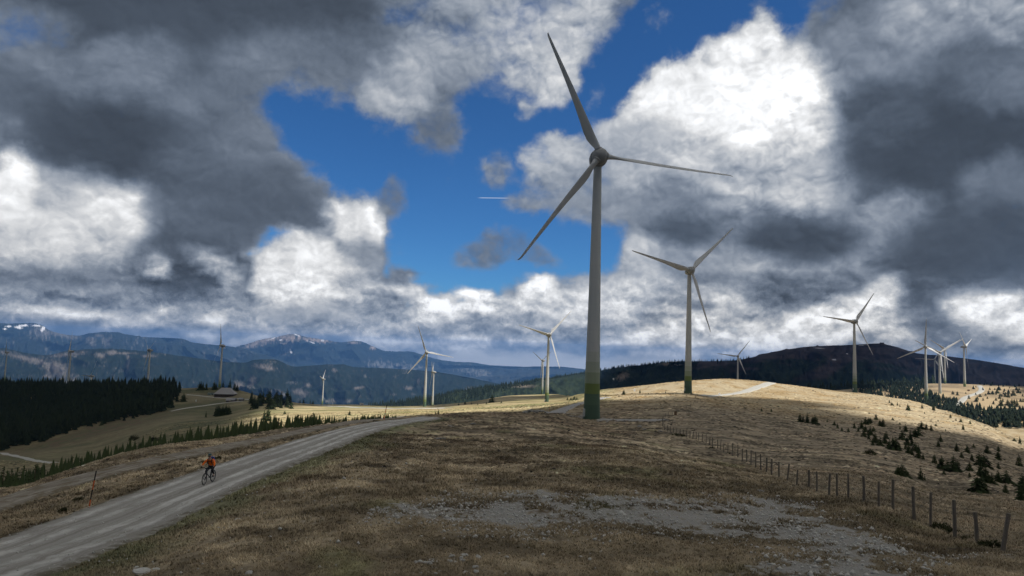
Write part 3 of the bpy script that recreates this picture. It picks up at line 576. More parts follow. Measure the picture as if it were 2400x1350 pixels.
def ribbon(name, A3, B3, ncross, mat, n_along, jag=.35, lift=.07):
    a = densify(A3[:, :2], n_along); b = densify(B3[:, :2], n_along)
    w = np.linspace(-.04, 1.04, ncross)
    jl = fbm(np.arange(n_along)*.23, np.zeros(n_along), 4, 5)*jag; jr = fbm(np.arange(n_along)*.23, np.ones(n_along)*7, 4, 8)*jag
    d = b-a; L = np.hypot(*d.T)[:, None, None]; dn = d[:, None, :]/L
    P = a[:, None, :]+d[:, None, :]*w[None, :, None]+dn*(jl[:, None]*(1-w)[None, :]+jr[:, None]*w[None, :])[..., None]
    x, y = P[..., 0].ravel(), P[..., 1].ravel(); W = np.tile(w, n_along)
    e = np.minimum(W, 1-W); edge = np.clip(e/.10+.45, -.2, 1); dist = np.hypot(x, y)
    z = Zf(x, y)+(lift+.00035*dist)*np.where(edge < 1, edge*1.9-.9, 1)
    idx = np.arange(n_along*ncross).reshape(n_along, ncross)
    Fq = np.stack([idx[:-1, :-1], idx[:-1, 1:], idx[1:, 1:], idx[1:, :-1]], -1).reshape(-1, 4)
    o = mesh_obj(name, np.c_[x, y, z], Fq, mat); tag(o, kind='structure')
    s_ = np.r_[0, np.cumsum(np.hypot(*np.diff(a, axis=0).T))]; uvv = np.c_[W, np.repeat(s_, ncross)]
    l = o.data.uv_layers.new(name='lane'); vi = np.empty(len(o.data.loops), np.int32); o.data.loops.foreach_get('vertex_index', vi)
    l.data.foreach_set('uv', uvv[vi].astype(np.float32).ravel())
    return o
ribbon('road', *ROADP['road'], 46, M_road, 900); ribbon('track', *ROADP['track'], 22, M_track, 600, .5)
for nm, (pts, wd) in LANES.items():
    q = densify(pts, 60); c3 = np.array([ground(*p, f=Zf, dmin=150)[0] for p in q])[:, :2]
    c3 = np.stack([pchip(np.arange(60), np.convolve(np.pad(c3[:, k], 4, 'edge'), np.ones(9)/9, 'valid'), np.linspace(0, 59, 60)) for k in (0, 1)], 1)
    tn = np.gradient(c3, axis=0); tn /= np.linalg.norm(tn, axis=1)[:, None]+1e-9; nr = np.c_[-tn[:, 1], tn[:, 0]]
    if nm in ('plateau_road', 'bright_road', 'gravel_road', 'meadow_road'): pass
    ribbon(nm, c3+nr*wd/2, c3-nr*wd/2, 9, M_grey if nm in ('gravel_road', 'gravel_apron') else M_pale, 160, .3, .18)

# ------------------------------------------------------------------ mountain ranges
def range_mat():
    mt = bpy.data.materials.new('mountain slope'); mt.use_nodes = True; t = NT(mt.node_tree); b = t.N['Principled BSDF']
    b.inputs['Roughness'].default_value = 1; b.inputs['Specular IOR Level'].default_value = .05
    at_ = t.n('ShaderNodeAttribute', attribute_name='tint'); t.put(b.inputs['Base Color'], at_.outputs['Color'])
    return mt
M_range = range_mat()
def make_range(name, pts, D0, foot, front, back, seed, ncol, nrow, spur, colour, jag=.3, Dvar=None, power=1.15, dark=.40):
    pts = np.array(pts, float); u = np.linspace(pts[0, 0], pts[-1, 0], ncol); v = pchip(pts[:, 0], pts[:, 1], u)
    v = v+jag*fbm(u/9, u*0, 4, seed+50)*2
    D = D0*np.ones(ncol) if Dvar is None else np.interp(u, *zip(*Dvar))
    Cr = np.array([at(a, b_, d) for a, b_, d in zip(u, v, D)]); Dh = np.hypot(Cr[:, 0], Cr[:, 1]); dx, dy = Cr[:, 0]/Dh, Cr[:, 1]/Dh
    arc = np.r_[0, np.cumsum(np.hypot(*np.diff(Cr[:, :2], axis=0).T))]
    tb = np.linspace(-1, 0, max(6, nrow//6))[:-1]; tf = np.linspace(0, 1, nrow)**1.2; T = np.r_[tb, tf]
    T2, A2 = np.meshgrid(T, arc, indexing='ij'); zc = Cr[:, 2][None, :]; Dg = Dh[None, :]
    tt = np.abs(T2); wdt = np.where(T2 < 0, back, front)
    sc = spur*2.2
    warp = fbm(A2/sc/1.5, tt*2, 3, seed+3)*.5
    rid = 1-np.abs(fbm(A2/sc+warp+tt*.3, tt*1.4+3, 4, seed)*2.2)          # spurs running down the slope
    small = 1-np.abs(fbm(A2/(sc*.23)+warp*2, tt*4, 4, seed+9, .55)*2)
    env = np.sin(np.pi*np.clip(tt, 0, 1)**.6)
    dist = Dg+np.where(T2 < 0, 1, -1)*(wdt*tt)
    dist = dist-np.where(T2 > 0, env*(rid-.5)*spur*.9+env*(small-.5)*spur*.22, 0)
    z = zc-(zc-foot)*tt**power+env*((rid-.5)*.16+(small-.5)*.05)*(zc-foot)*(tt < .999)
    zmax = zc*(dist/Dg)+0*z
    z = np.where((T2 > 0) & (tt < .2), np.minimum(z, zmax-(zc-foot)*tt*.35), z)   # keep the crest the highest line
    x = dist*dx[None, :]; y = dist*dy[None, :]; nr, nc = z.shape; idx = np.arange(nr*nc).reshape(nr, nc)
    Fq = np.stack([idx[:-1, :-1], idx[1:, :-1], idx[1:, 1:], idx[:-1, 1:]], -1).reshape(-1, 4)
    o = mesh_obj(name, np.stack([x, y, z], -1).reshape(-1, 3), Fq, M_range); tag(o, kind='structure')
    Pp = np.stack([x, y, z], -1); pu, pv = proj(Pp)
    c = colour(pu, pv, tt, A2, z, rid, small); c = c*(dark+(.95-dark)*np.clip((c.mean(-1)-.09)/.24, 0, 1))[..., None]; color_attr(o, 'tint', np.c_[c.reshape(-1, 3), np.ones(nr*nc)])  # colours darkened to stand in for cloud shade on the far ranges
    return o, (u, v, Cr)
def spot(pu, pv, L, n, gain=1.2):
    m_ = np.zeros(pu.shape)
    for (x0, y0, rx, ry, a) in L:
        a = math.radians(a); dx, dy = pu-x0, pv-y0; X = dx*math.cos(a)+dy*math.sin(a); Y = -dx*math.sin(a)+dy*math.cos(a)
        m_ = np.maximum(m_, np.clip(1.35-np.sqrt((X/rx)**2+(Y/ry)**2)+n*gain, 0, 1))
    return m_
def base_col(pu, c): o = np.empty(pu.shape+(3,)); o[:] = c; return o
def col_f2(pu, pv, tt, A, z, rid, small):
    n = fbm(pu/2.2, pv/5.5, 4, 5, .7); n2 = fbm(pu/22, pv/14, 4, 15)
    c = base_col(pu, (.030, .048, .030)); c = lerp(c, (.085, .10, .075), np.clip(n*1.7+.1, 0, 1)*.75)
    c = lerp(c, (.22, .21, .19), np.clip(n*1.7+n2*2.0-.95, 0, 1)*.8)
    L = [(135, 865, 38, 24, 28), (70, 842, 60, 8, 14), (150, 832, 40, 6, -8), (235, 833, 12, 7, 0), (262, 826, 12, 6, 0), (300, 836, 5, 8, 0), (300, 858, 3, 20, 8), (350, 834, 16, 4, 0), (620, 862, 22, 7, 8),
         (783, 868, 7, 6, 30), (840, 909, 12, 4, -8), (722, 903, 7, 5, 0), (560, 905, 14, 10, -40), (590, 895, 8, 16, 30), (705, 920, 20, 8, 10), (300, 828, 24, 3, 0), (800, 940, 24, 5, 0), (960, 910, 9, 5, 0), (980, 893, 3, 6, 10), (650, 925, 24, 12, 0)]
    c = lerp(c, (.25, .22, .20), spot(pu, pv, L, n*.6+n2*.5)*.85)
    return c
def col_f3(pu, pv, tt, A, z, rid, small):
    n = fbm(pu/3, pv/12, 4, 25, .65); n2 = fbm(pu/30, pv/18, 4, 35)
    c = base_col(pu, (.05, .07, .06)); c = lerp(c, (.30, .29, .28), np.clip(n*1.8+n2*.8-.35, 0, 1)*.6)
    c = lerp(c, (.27, .25, .24), spot(pu, pv, [(95, 780, 22, 14, 30), (150, 784, 40, 9, 10), (215, 800, 14, 10, 20), (232, 786, 12, 4, 0), (250, 800, 12, 12, 0)], n*.8)*.7)
    c = lerp(c, (.9, .9, .92), np.clip(spot(pu, pv, [(55, 763, 14, 3, -8), (80, 762, 22, 3, 5), (100, 771, 4, 8, 20), (45, 768, 10, 3, 8), (20, 765, 8, 2, 0), (12, 771, 5, 2, 0)], n*.7)*1.6-.3, 0, 1))
    return c
def col_f4(pu, pv, tt, A, z, rid, small):
    n = fbm(pu/3, pv/7, 4, 45, .65); n2 = fbm(pu/30, pv/18, 4, 55)
    c = base_col(pu, (.045, .062, .05)); c = lerp(c, (.24, .24, .23), np.clip(n*1.5+n2*.9-.5, 0, 1)*.55)
    c = lerp(c, (.40, .32, .27), spot(pu, pv, [(625, 797, 40, 9, -14), (672, 792, 40, 12, 0), (672, 812, 16, 16, 50), (740, 797, 40, 6, 5), (600, 805, 30, 8, -20), (830, 803, 14, 4, 0), (875, 815, 8, 5, 0)], n*.9)*.85)
    c = lerp(c, (.24, .24, .24), spot(pu, pv, [(900, 856, 34, 8, 5), (950, 862, 40, 8, 5), (1140, 880, 60, 12, 12), (1260, 880, 60, 10, 0)], n*1.3, 1.6)*.75)
    c = lerp(c, (.80, .82, .86), np.clip(spot(pu, pv, [(693, 784, 9, 2.6, 25), (657, 797, 5, 2, -10), (681, 822, 2.5, 9, -20), (757, 798, 4, 3, 0), (732, 803, 10, 1.6, 20), (640, 793, 14, 1.3, -20)], n*.6)*1.5-.42, 0, 1))
    return c
def col_f5(pu, pv, tt, A, z, rid, small): return lerp(base_col(pu, (.07, .085, .08)), (.2, .2, .19), np.clip(fbm(pu/8, pv/5, 3, 65)*1.3-.1, 0, 1)*.5)
def col_f1(pu, pv, tt, A, z, rid, small):
    n = fbm(pu/2.4, pv/4.5, 4, 75, .7); n2 = fbm(pu/40, pv/9, 4, 85)
    heath = lerp(base_col(pu, (.090, .074, .076)), (.048, .042, .045), np.clip(.4+n2*1.5+n*.5, 0, 1))
    forest = lerp(base_col(pu, (.018, .030, .020)), (.045, .06, .035), np.clip(n*1.2+.2, 0, 1))
    # tree line along the slope; a cut strip runs down through it
    tl = np.interp(pu, [800, 1300, 1540, 1620, 1800, 1950, 2100, 2250, 2400, 2600], [-50, -50, -20, 8, 24, 36, 50, 60, 90, 150])
    crest = np.interp(pu, F1P[:, 0], F1P[:, 1])
    fm = np.clip(.5+((pv-crest)-tl)/16+n2*1.4+n*.7, 0, 1)
    strip = in_px(pu, pv, [(1860, 890), (1935, 888), (2000, 842), (2040, 824), (2015, 812), (1985, 822), (1930, 855)], 5)
    fm = fm*(1-strip)*np.clip(1.2-np.clip((pu-2230)/60, 0, 1)+n*.8, 0, 1)
    c = heath*(1-fm[..., None])+forest*fm[..., None]
    c = lerp(c, (.26, .21, .17), spot(pu, pv, [(1460, 882, 14, 8, -25), (1575, 852, 26, 5, -4), (1225, 905, 30, 4, 0)], n*.5)*.9)
    c = lerp(c, (.85, .85, .87), np.clip(spot(pu, pv, [(1955, 843, 6, 1.5, 0), (1985, 829, 3, 1.2, 0), (2025, 809, 14, .9, -3), (1920, 816, 16, .9, 3), (1590, 855, 8, 1.6, 0), (1438, 888, 2.2, 2.2, 0)], n*.3)*1.6-.5, 0, 1))
    gl = np.clip((1420-pu)/160, 0, 1); c = lerp(c, (.05, .065, .035), gl*np.clip(n+.3, 0, 1)*.8)
    return c
F1P = np.array([(820, 958), (870, 950), (940, 942), (1000, 932), (1060, 920), (1110, 911), (1200, 899), (1300, 886), (1380, 873), (1450, 862), (1540, 852), (1600, 847), (1700, 846), (1760, 838), (1800, 827), (1850, 818), (1900, 812), (2000, 808), (2060, 805), (2100, 813), (2150, 828), (2220, 835), (2300, 845), (2350, 853), (2400, 862), (2600, 880), (2900, 900)], float)
make_range('mountain_ridge', F1P, 4000, -420, 1500, 1800, 7, 1100, 120, 260, col_f1, .25, [(820, 2300), (1100, 2600), (1400, 3000), (1600, 3400), (1900, 4200), (2900, 4600)], dark=.85)
make_range('forested_mountains', [(-500, 800), (-200, 812), (0, 815), (60, 827), (110, 832), (160, 822), (250, 817), (330, 822), (430, 835), (530, 848), (570, 850), (600, 843), (640, 842), (690, 859), (730, 857), (770, 854), (800, 854), (830, 860), (900, 863), (1000, 869), (1100, 885), (1170, 900), (1230, 915), (1400, 950)], 8200, -1140, 4300, 3500, 17, 1300, 150, 620, col_f2, .35, power=.9)
make_range('snowy_plateau', [(-500, 770), (-200, 768), (0, 757), (30, 758), (70, 757), (98, 762), (112, 772), (135, 780), (160, 785), (185, 787), (210, 781), (240, 779), (270, 780), (340, 790), (400, 792), (425, 794), (455, 803), (480, 806), (540, 812), (600, 825), (680, 850), (760, 880)], 15500, -1100, 5200, 5000, 27, 1000, 120, 900, col_f3, .3)
make_range('bare_summit', [(420, 850), (540, 818), (580, 806), (610, 797), (645, 790), (680, 783), (692, 782), (715, 789), (760, 796), (800, 802), (835, 799), (870, 810), (905, 823), (930, 825), (960, 824), (1000, 835), (1040, 845), (1065, 848), (1100, 849), (1160, 860), (1200, 870), (1280, 888), (1350, 900)], 19500, -1100, 6000, 5500, 37, 900, 100, 1100, col_f4, .25)
make_range('blue_ridge', [(900, 880), (1000, 862), (1080, 856), (1150, 858), (1210, 860), (1260, 859), (1300, 859), (1360, 864), (1430, 872), (1500, 884), (1600, 900)], 17500, -1150, 5000, 5000, 47, 500, 60, 900, col_f5, .2)
make_range('distant_ridge', [(950, 858), (1070, 850), (1150, 856), (1260, 861), (1380, 868), (1480, 878), (1700, 885), (2600, 892)], 20500, -1150, 4000, 4000, 57, 300, 40, 1500, col_f5, .2)

# ------------------------------------------------------------------ wind turbines: where they stand and how they are turned
TURB = [  # base px, hub px, depth, yaw the hub faces (0 = observer, + = to the right), rotor angle, base hidden?, light, label
 ((1386.5, 985), (1408, 366), 199, 7, 97, 0, 0, 'nearest and largest wind turbine, dark grey in shadow above the brown mound'),
 ((1615, 922), (1621, 634), 427, 8, 45, 0, 0, 'second largest wind turbine, grey in shadow in front of the bright ridge'),
 ((2003.7, 917), (2006.6, 754), 755, 8, 36, 0, 0, 'grey wind turbine alone behind the sunlit ridge, in front of the dark mountain'),
 ((1280, 942), (1289, 785), 773, 22, 44, 0, 1, 'white sunlit wind turbine just left of the nearest tower'),
 ((990.8, 953.7), (999, 826), 967, -10, 99, 0, 1, 'largest white wind turbine on the yellow meadow, one blade pointing up'),
 ((1010.4, 940.7), (1013, 872), 1425, -88, 57, 1, 1, 'small white side-on wind turbine right beside the larger meadow turbine'),
 ((752.8, 949), (755, 888.5), 1496, -88, 75, 0, 1, 'small white side-on wind turbine alone on the far meadow edge'),
 ((1270.4, 924.8), (1270, 845), 1375, -54, 58, 0, 1, 'small white wind turbine half hidden behind the sunlit one'),
 ((1730.7, 889), (1729, 835), 1415, -25, 36, 1, 0, 'small grey wind turbine behind the sunlit ridge, right of the second largest one'),
 ((2170.6, 940), (2169.3, 812.8), 959, -28, 3, 0, 1, 'white wind turbine with one blade straight up, largest of the right cluster'),
 ((2202.3, 943), (2203.4, 826.5), 1095, -11, 57, 0, 1, 'second largest wind turbine of the right cluster, beside the blade straight up'),
 ((2217.4, 897), (2216, 818), 1437, 5, 59, 1, 1, 'white wind turbine behind the plateau edge, between rightmost and crossing rotors'),
 ((2190, 893.8), (2190, 842.5), 1664, -37, 32, 1, 0, 'faint grey wind turbine with the lowest hub in the right cluster'),
 ((2260.6, 914), (2264, 813), 1265, 42, 68, 0, 1, 'rightmost white wind turbine, beside the winding pale road on the plateau'),
 ((514.6, 915), (516.5, 810.4), 1163, -82, 23, 0, 0, 'grey wind turbine on the small hill with the grey hipped roof building'),
 ((350, 899), (347.5, 821), 1293, -47, 66, 1, 0, 'grey wind turbine behind the right end of the dark forest'),
 ((162.4, 896), (161.5, 823.5), 1336, -62, 105, 1, 0, 'grey wind turbine behind the forest, one dark blade hanging down'),
 ((9.5, 900), (13, 826), 1811, -60, 31, 1, 0, 'leftmost wind turbine, pale grey at the picture edge above the dark forest'),
 ((208, 960), (212, 881.6), 1533, -35, 30, 1, 0, 'wind turbine of which only hub and blades show above the dark forest'),
]
HUB_H = 78.0
TP = []
for b, h, D, yaw, ph, hid, lit_, lab in TURB:
    hub = at(h[0], h[1], D); nv = np.array([math.sin(R(yaw)), -math.cos(R(yaw)), 0]); top = hub-nv*3.4
    bz = at(b[0], b[1], D)[2] if not hid else hub[2]-HUB_H
    sc_ = (hub[2]-bz)/HUB_H
    TP.append(dict(base=np.array([top[0], top[1], bz]), hub=hub, sc=sc_, yaw=yaw, ph=ph, lit=lit_, lab=lab))

# ------------------------------------------------------------------ unseen cloud added overhead to cast shade; gaps shaped to the sunlit patches
HC = 2500.0; off = Ls[:2]/Ls[2]
def s_of(P): return P[:2]-off*P[2]
LIT = []
for pg in ([(560, 1000), (610, 985), (640, 962), (740, 952), (1000, 955), (1180, 944), (1290, 926), (1420, 918), (1437, 931), (1380, 936), (1300, 950), (1180, 958), (1050, 968), (960, 966), (860, 976), (760, 985), (640, 1002)],
           [(1410, 917), (1500, 904), (1600, 893), (1700, 889.5), (1810, 897), (2000, 920), (2170, 952), (2400, 1034), (2400, 1060), (2200, 1003), (2050, 962), (1950, 945), (1850, 926), (1760, 930), (1660, 932), (1600, 921), (1560, 921), (1500, 925), (1440, 934)],
           [(2040, 915), (2200, 901), (2400, 908), (2420, 1030), (2240, 972), (2150, 946)]):
    LIT.append(np.array([s_of(ground(*p, f=Zf)[0]) for p in pg]))
LIT.append(np.array([s_of(at(u, v, D)) for u, v, D in ((650, 1000, 150), (970, 975, 235), (970, 965, 430), (640, 982, 430))]))
LIT.append(np.array([s_of(at(u, v, D)) for u, v, D in ((700, 955, 1350), (1150, 948, 1250), (1300, 935, 1150), (1400, 925, 1200), (1400, 880, 3600), (1000, 900, 4000), (600, 930, 3500))]))
def lit_field(x, y):  # gaps and cover shaped for the wanted sun and shade
    d = np.full(x.shape, -1e4)
    for q in LIT: d = np.maximum(d, sdf_poly(x, y, q))
    for T_ in TP:
        a, b_ = s_of(T_['base']), s_of(T_['hub']+np.array([0, 0, 30.]))
        ab = b_-a; t = np.clip(((x-a[0])*ab[0]+(y-a[1])*ab[1])/(ab@ab), 0, 1); q = np.hypot(x-a[0]-ab[0]*t, y-a[1]-ab[1]*t)
        if T_['lit']: d = np.maximum(d, 62-q)
    for k, rr_ in ((0, 62), (1, 50), (2, 46), (8, 34)):
        T_ = TP[k]; a, b_ = s_of(T_['base']), s_of(T_['hub']+np.array([0, 0, 30.])); ab = b_-a
        t = np.clip(((x-a[0])*ab[0]+(y-a[1])*ab[1])/(ab@ab), 0, 1); q = np.hypot(x-a[0]-ab[0]*t, y-a[1]-ab[1]*t); d = np.minimum(d, q-rr_)
    return d
def make_shade_cloud():
    st = 24.0; gx, gy = np.arange(-4200, 4700, st), np.arange(-1500, 6200, st); X, Y = np.meshgrid(gx, gy, indexing='ij')
    d = lit_field(X, Y)-8+24*fbm(X/190, Y/190, 4, 301)+8*fbm(X/50, Y/50, 3, 311)
    a = X/np.maximum(Y, 1)
    reach = np.minimum(6000-Y, np.where(a > .06, 9e3, 2050-Y+(a > -.05)*0))     # how far out it spreads
    d = np.maximum(d, -np.minimum(reach, 400))
    PX, PY = X+off[0]*HC, Y+off[1]*HC
    P = np.stack([PX, PY, np.full(X.shape, HC-60)], -1); z = P@Fv; pu = 1200+FPX*(P@R2)/z; pv = 675-FPX*(P@U2)/z
    seen = (z > 0) & (pu > -260) & (pu < 2660) & (pv > -160)
    dense = (d < 0) & ~seen
    d = d-0
    th = np.clip(-d, 0, 420)
    top = HC+th*.42*(1+.5*fbm(X/260, Y/260, 4, 321)); bot = HC-th*.07*(1+.8*fbm(X/300, Y/300, 4, 331))
    n = X.size; idx = np.arange(n).reshape(X.shape); cell = dense[:-1, :-1] & dense[1:, :-1] & dense[1:, 1:] & dense[:-1, 1:]
    q = np.stack([idx[:-1, :-1], idx[1:, :-1], idx[1:, 1:], idx[:-1, 1:]], -1)[cell]
    V = np.concatenate([np.stack([PX, PY, top+3], -1).reshape(-1, 3), np.stack([PX, PY, bot], -1).reshape(-1, 3)])
    Fq = [q, q[:, ::-1]+n]
    i_, j_ = np.nonzero(cell); S = set(zip(i_.tolist(), j_.tolist())); rim = []
    for (i, j) in S:                                     # close the rim so that it is a body, not two sheets
        for di, dj, (a0, a1) in ((-1, 0, ((0, 1), (0, 0))), (1, 0, ((1, 0), (1, 1))), (0, -1, ((0, 0), (1, 0))), (0, 1, ((1, 1), (0, 1)))):
            if (i+di, j+dj) not in S:
                p0 = idx[i+a0[0], j+a0[1]]; p1 = idx[i+a1[0], j+a1[1]]; rim.append((p1, p0, p0+n, p1+n))
    if rim: Fq.append(np.array(rim))
    Fq = np.concatenate(Fq); used = np.unique(Fq); rm = np.zeros(len(V), int); rm[used] = np.arange(len(used))
    mt = bpy.data.materials.new('shade_cloud'); mt.use_nodes = True; t = NT(mt.node_tree); t.N.clear()
    df = t.n('ShaderNodeBsdfDiffuse'); df.inputs[0].default_value = (.9, .9, .9, 1); tr = t.n('ShaderNodeBsdfTranslucent'); tr.inputs[0].default_value = (.93, .92, .90, 1)
    mx = t.n('ShaderNodeMixShader'); mx.inputs[0].default_value = CLOUD_T; t.L.new(df.outputs[0], mx.inputs[1]); t.L.new(tr.outputs[0], mx.inputs[2])
    o = t.n('ShaderNodeOutputMaterial'); t.L.new(mx.outputs[0], o.inputs[0])
    c = mesh_obj('shade_cloud', V[used], rm[Fq], mt); tag(c, kind='structure')  # added out of view as the shadow caster
    return c
CLOUD_T = .72
make_shade_cloud()

# ------------------------------------------------------------------ the air
def make_haze():
    x0, x1, y0, y1, z0, z1 = -27500, 27500, -2500, 29500, -1171.5, 222
    m_ = MB().box(((x0+x1)/2, (y0+y1)/2, (z0+z1)/2), (x1-x0, y1-y0, z1-z0))
    mt = bpy.data.materials.new('air'); mt.use_nodes = True; t = NT(mt.node_tree); t.N.clear()
    v = t.n('ShaderNodeVolumePrincipled'); v.inputs['Color'].default_value = (.20, .47, 1.0, 1); v.inputs['Density'].default_value = HAZE; v.inputs['Anisotropy'].default_value = .1
    o = t.n('ShaderNodeOutputMaterial'); t.L.new(v.outputs[0], o.inputs['Volume'])
    h = m_.build('haze', mt, None, False); tag(h, kind='stuff')
HAZE = 3.9e-5
make_haze()

# ------------------------------------------------------------------ wind turbines
def tower_material():
    mt = bpy.data.materials.new('tower paint'); mt.use_nodes = True; t = NT(mt.node_tree); b = t.N['Principled BSDF']
    b.inputs['Roughness'].default_value = .55; b.inputs['Specular IOR Level'].default_value = .3
    co = t.n('ShaderNodeTexCoord').outputs['Object']; sx = t.n('ShaderNodeSeparateXYZ'); t.put(sx.inputs[0], co)
    z = t.m('DIVIDE', sx.outputs[2], 24.0)
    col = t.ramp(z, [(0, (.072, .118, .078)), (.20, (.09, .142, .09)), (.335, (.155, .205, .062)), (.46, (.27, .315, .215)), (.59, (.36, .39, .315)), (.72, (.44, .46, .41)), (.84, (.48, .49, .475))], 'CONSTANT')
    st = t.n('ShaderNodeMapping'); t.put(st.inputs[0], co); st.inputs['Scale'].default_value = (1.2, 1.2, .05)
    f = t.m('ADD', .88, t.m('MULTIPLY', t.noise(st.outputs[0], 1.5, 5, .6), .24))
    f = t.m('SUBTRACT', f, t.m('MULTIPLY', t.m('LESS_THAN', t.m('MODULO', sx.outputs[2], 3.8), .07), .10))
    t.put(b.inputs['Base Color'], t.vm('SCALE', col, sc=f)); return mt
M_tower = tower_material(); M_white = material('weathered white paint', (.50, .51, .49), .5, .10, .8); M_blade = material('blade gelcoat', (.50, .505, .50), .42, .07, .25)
M_hub = material('hub grey', (.30, .305, .30), .5, .12, .7); M_dark = material('dark rubber', (.03, .03, .033), .7, .2)
M_steel = material('galvanised steel', (.35, .36, .37), .45, .2, 3, metal=.4)
def blade_mesh():
    rs = [1.75, 2.3, 2.31, 3.1, 4.5, 6.5, 9, 13, 18, 24, 30, 35, 38.3, 40.0, 40.8, 41.0]; ch = [2.0, 2.0, 1.9, 2.3, 3.1, 3.65, 3.45, 2.8, 2.2, 1.7, 1.32, 1.02, .82, .62, .40, .2]
    th = [2.0, 2.0, 1.85, 1.7, 1.35, 1.05, .8, .6, .46, .34, .25, .18, .14, .10, .08, .05]; tw = [0, 0, 0, -20, -24, -20, -15, -10, -7, -4, -2, -1, 0, 0, 0, 0]
    le = [1.0, 1.0, .95, 1.0, 1.05, 1.0, .95, .85, .75, .62, .5, .4, .33, .28, .24, .2]; bend = [0]*12+[0, .02, .28, .62]
    V = []; F = []; n = 16
    for r_, c, h, w, l, be in zip(rs, ch, th, tw, le, bend):
        circ = max(0, min(1, (3.6-r_)/1.3))
        for k in range(n):
            a = 2*math.pi*k/n; xx = math.cos(a); yy = math.sin(a)
            taper = circ+(1-circ)*(.5+.5*xx)**.55 if xx > -1 else circ
            x = l-c/2+xx*c/2; y = yy*h/2*taper
            t_ = math.radians(w); X = x*math.cos(t_)-y*math.sin(t_); Y = x*math.sin(t_)+y*math.cos(t_)
            V.append((X, Y+be-.0009*r_*r_, r_))
    m_ = len(rs)
    for i in range(m_-1):
        for k in range(n): F.append((i*n+k, i*n+(k+1) % n, (i+1)*n+(k+1) % n, (i+1)*n+k))
    F.append(tuple(range(n))[::-1]); F.append(tuple(range((m_-1)*n, m_*n)))
    return V, F
def make_turbine():
    root = empty('wind_turbine')
    zs = [-9]+list(np.linspace(0, 77, 40)); prof = [(2.42-1.25*min(1, max(0, z)/77)**.86+(.12*math.exp(-max(z, 0)/3)), z) for z in zs]
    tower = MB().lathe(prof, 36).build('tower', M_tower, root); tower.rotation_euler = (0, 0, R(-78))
    MB().box((0, -2.44, 2.6), (1.0, .25, 2.2)).build('door', M_white, tower, bev=.05)
    st = MB()
    for i in range(6): st.box((0, -2.7-.28*(5-i), .25+.24*i), (1.1, .3, .05))
    for sx_ in (-.55, .55): st.tube([(sx_, -4.2, 1.0), (sx_, -2.6, 2.5)], .03, 6); st.tube([(sx_, -4.2, 0), (sx_, -4.2, 1.0)], .03, 6); st.tube([(sx_, -2.7, 1.4), (sx_, -2.7, 2.5)], .03, 6)
    st.build('steps', M_steel, tower)
    nac = MB().lathe([(0.02, 5.7), (.55, 5.55), (1.1, 5.0), (1.6, 4.0), (2.05, 2.6), (2.5, .9), (2.68, -.6), (2.66, -1.3), (2.5, -1.42), (2.3, -1.42)], 30, 'y')
    nac.lathe([(1.25, -1.6), (1.25, -.2)], 24)
    nacelle = nac.build('nacelle', M_hub, root); nacelle.location = (0, 0, HUB_H); nacelle.rotation_euler = (R(-5), 0, 0)
    an = MB().tube([(0, 2.6, 1.9), (0, 2.6, 3.3)], .05, 6).tube([(-.7, 2.6, 3.0), (.7, 2.6, 3.0)], .04, 6).box((-.7, 2.6, 3.2), (.22, .22, .3)).box((.7, 2.6, 3.2), (.22, .22, .3)).box((0, 1.2, 2.35), (1.2, 1.6, .25))
    an.build('wind_gauge', M_dark, nacelle)
    hb = MB().lathe([(2.2, -1.5), (2.36, -1.65), (2.45, -2.3), (2.40, -3.1), (2.15, -3.9), (1.7, -4.6), (1.1, -5.1), (.45, -5.38), (.02, -5.42)], 30, 'y')
    for k in range(3):
        a = math.radians(120*k); d = Vector((math.sin(a), 0, math.cos(a))); c = Vector((0, -3.4, 0))
        hb.tube([c+d*1.2, c+d*2.0], 1.28, 24); hb.tube([c+d*1.98, c+d*2.14], 1.14, 24)
    hub = hb.build('hub', M_hub, root); hub.location = (0, 0, HUB_H)
    V, F = blade_mesh(); b0 = MB().add(V, F)
    for k in range(3):
        if k == 0: bl = b0.build('blade', M_blade, root); me = bl.data
        else: bl = bpy.data.objects.new('blade', me); C.objects.link(bl); bl.parent = root
    return root
def children(o): return [c for c in bpy.data.objects if c.parent == o]
def copy_tree(o, parent=None):
    kids = [c for c in o.children]; c = o.copy(); C.objects.link(c)
    if parent is not None: c.parent = parent
    for k in kids: copy_tree(k, c)
    return c
proto = make_turbine(); turbines = [proto]+[copy_tree(proto) for _ in TP[1:]]
for o, T_ in zip(turbines, TP):
    o.location = T_['base']; o.rotation_euler = (0, 0, R(T_['yaw'])); o.scale = (T_['sc'],)*3
    tag(o, T_['lab'], 'wind turbine', 'wind turbines of the mountain wind farm')
    tilt = Matrix.Rotation(R(-5), 4, 'X'); k = 0
    for c in o.children:
        nm = c.name.split('.')[0]
        if nm == 'hub': c.matrix_local = Matrix.Translation((0, 0, HUB_H)) @ tilt @ Matrix.Translation((0, -3.4, 0)) @ Matrix.Rotation(R(T_['ph']), 4, 'Y') @ Matrix.Translation((0, 3.4, 0))
        if nm == 'blade':
            c.matrix_local = Matrix.Translation((0, 0, HUB_H)) @ tilt @ Matrix.Translation((0, -3.4, 0)) @ Matrix.Rotation(R(T_['ph']+120*k), 4, 'Y') @ Matrix.Rotation(R(-40 if o is proto else -16), 4, 'Z'); k += 1

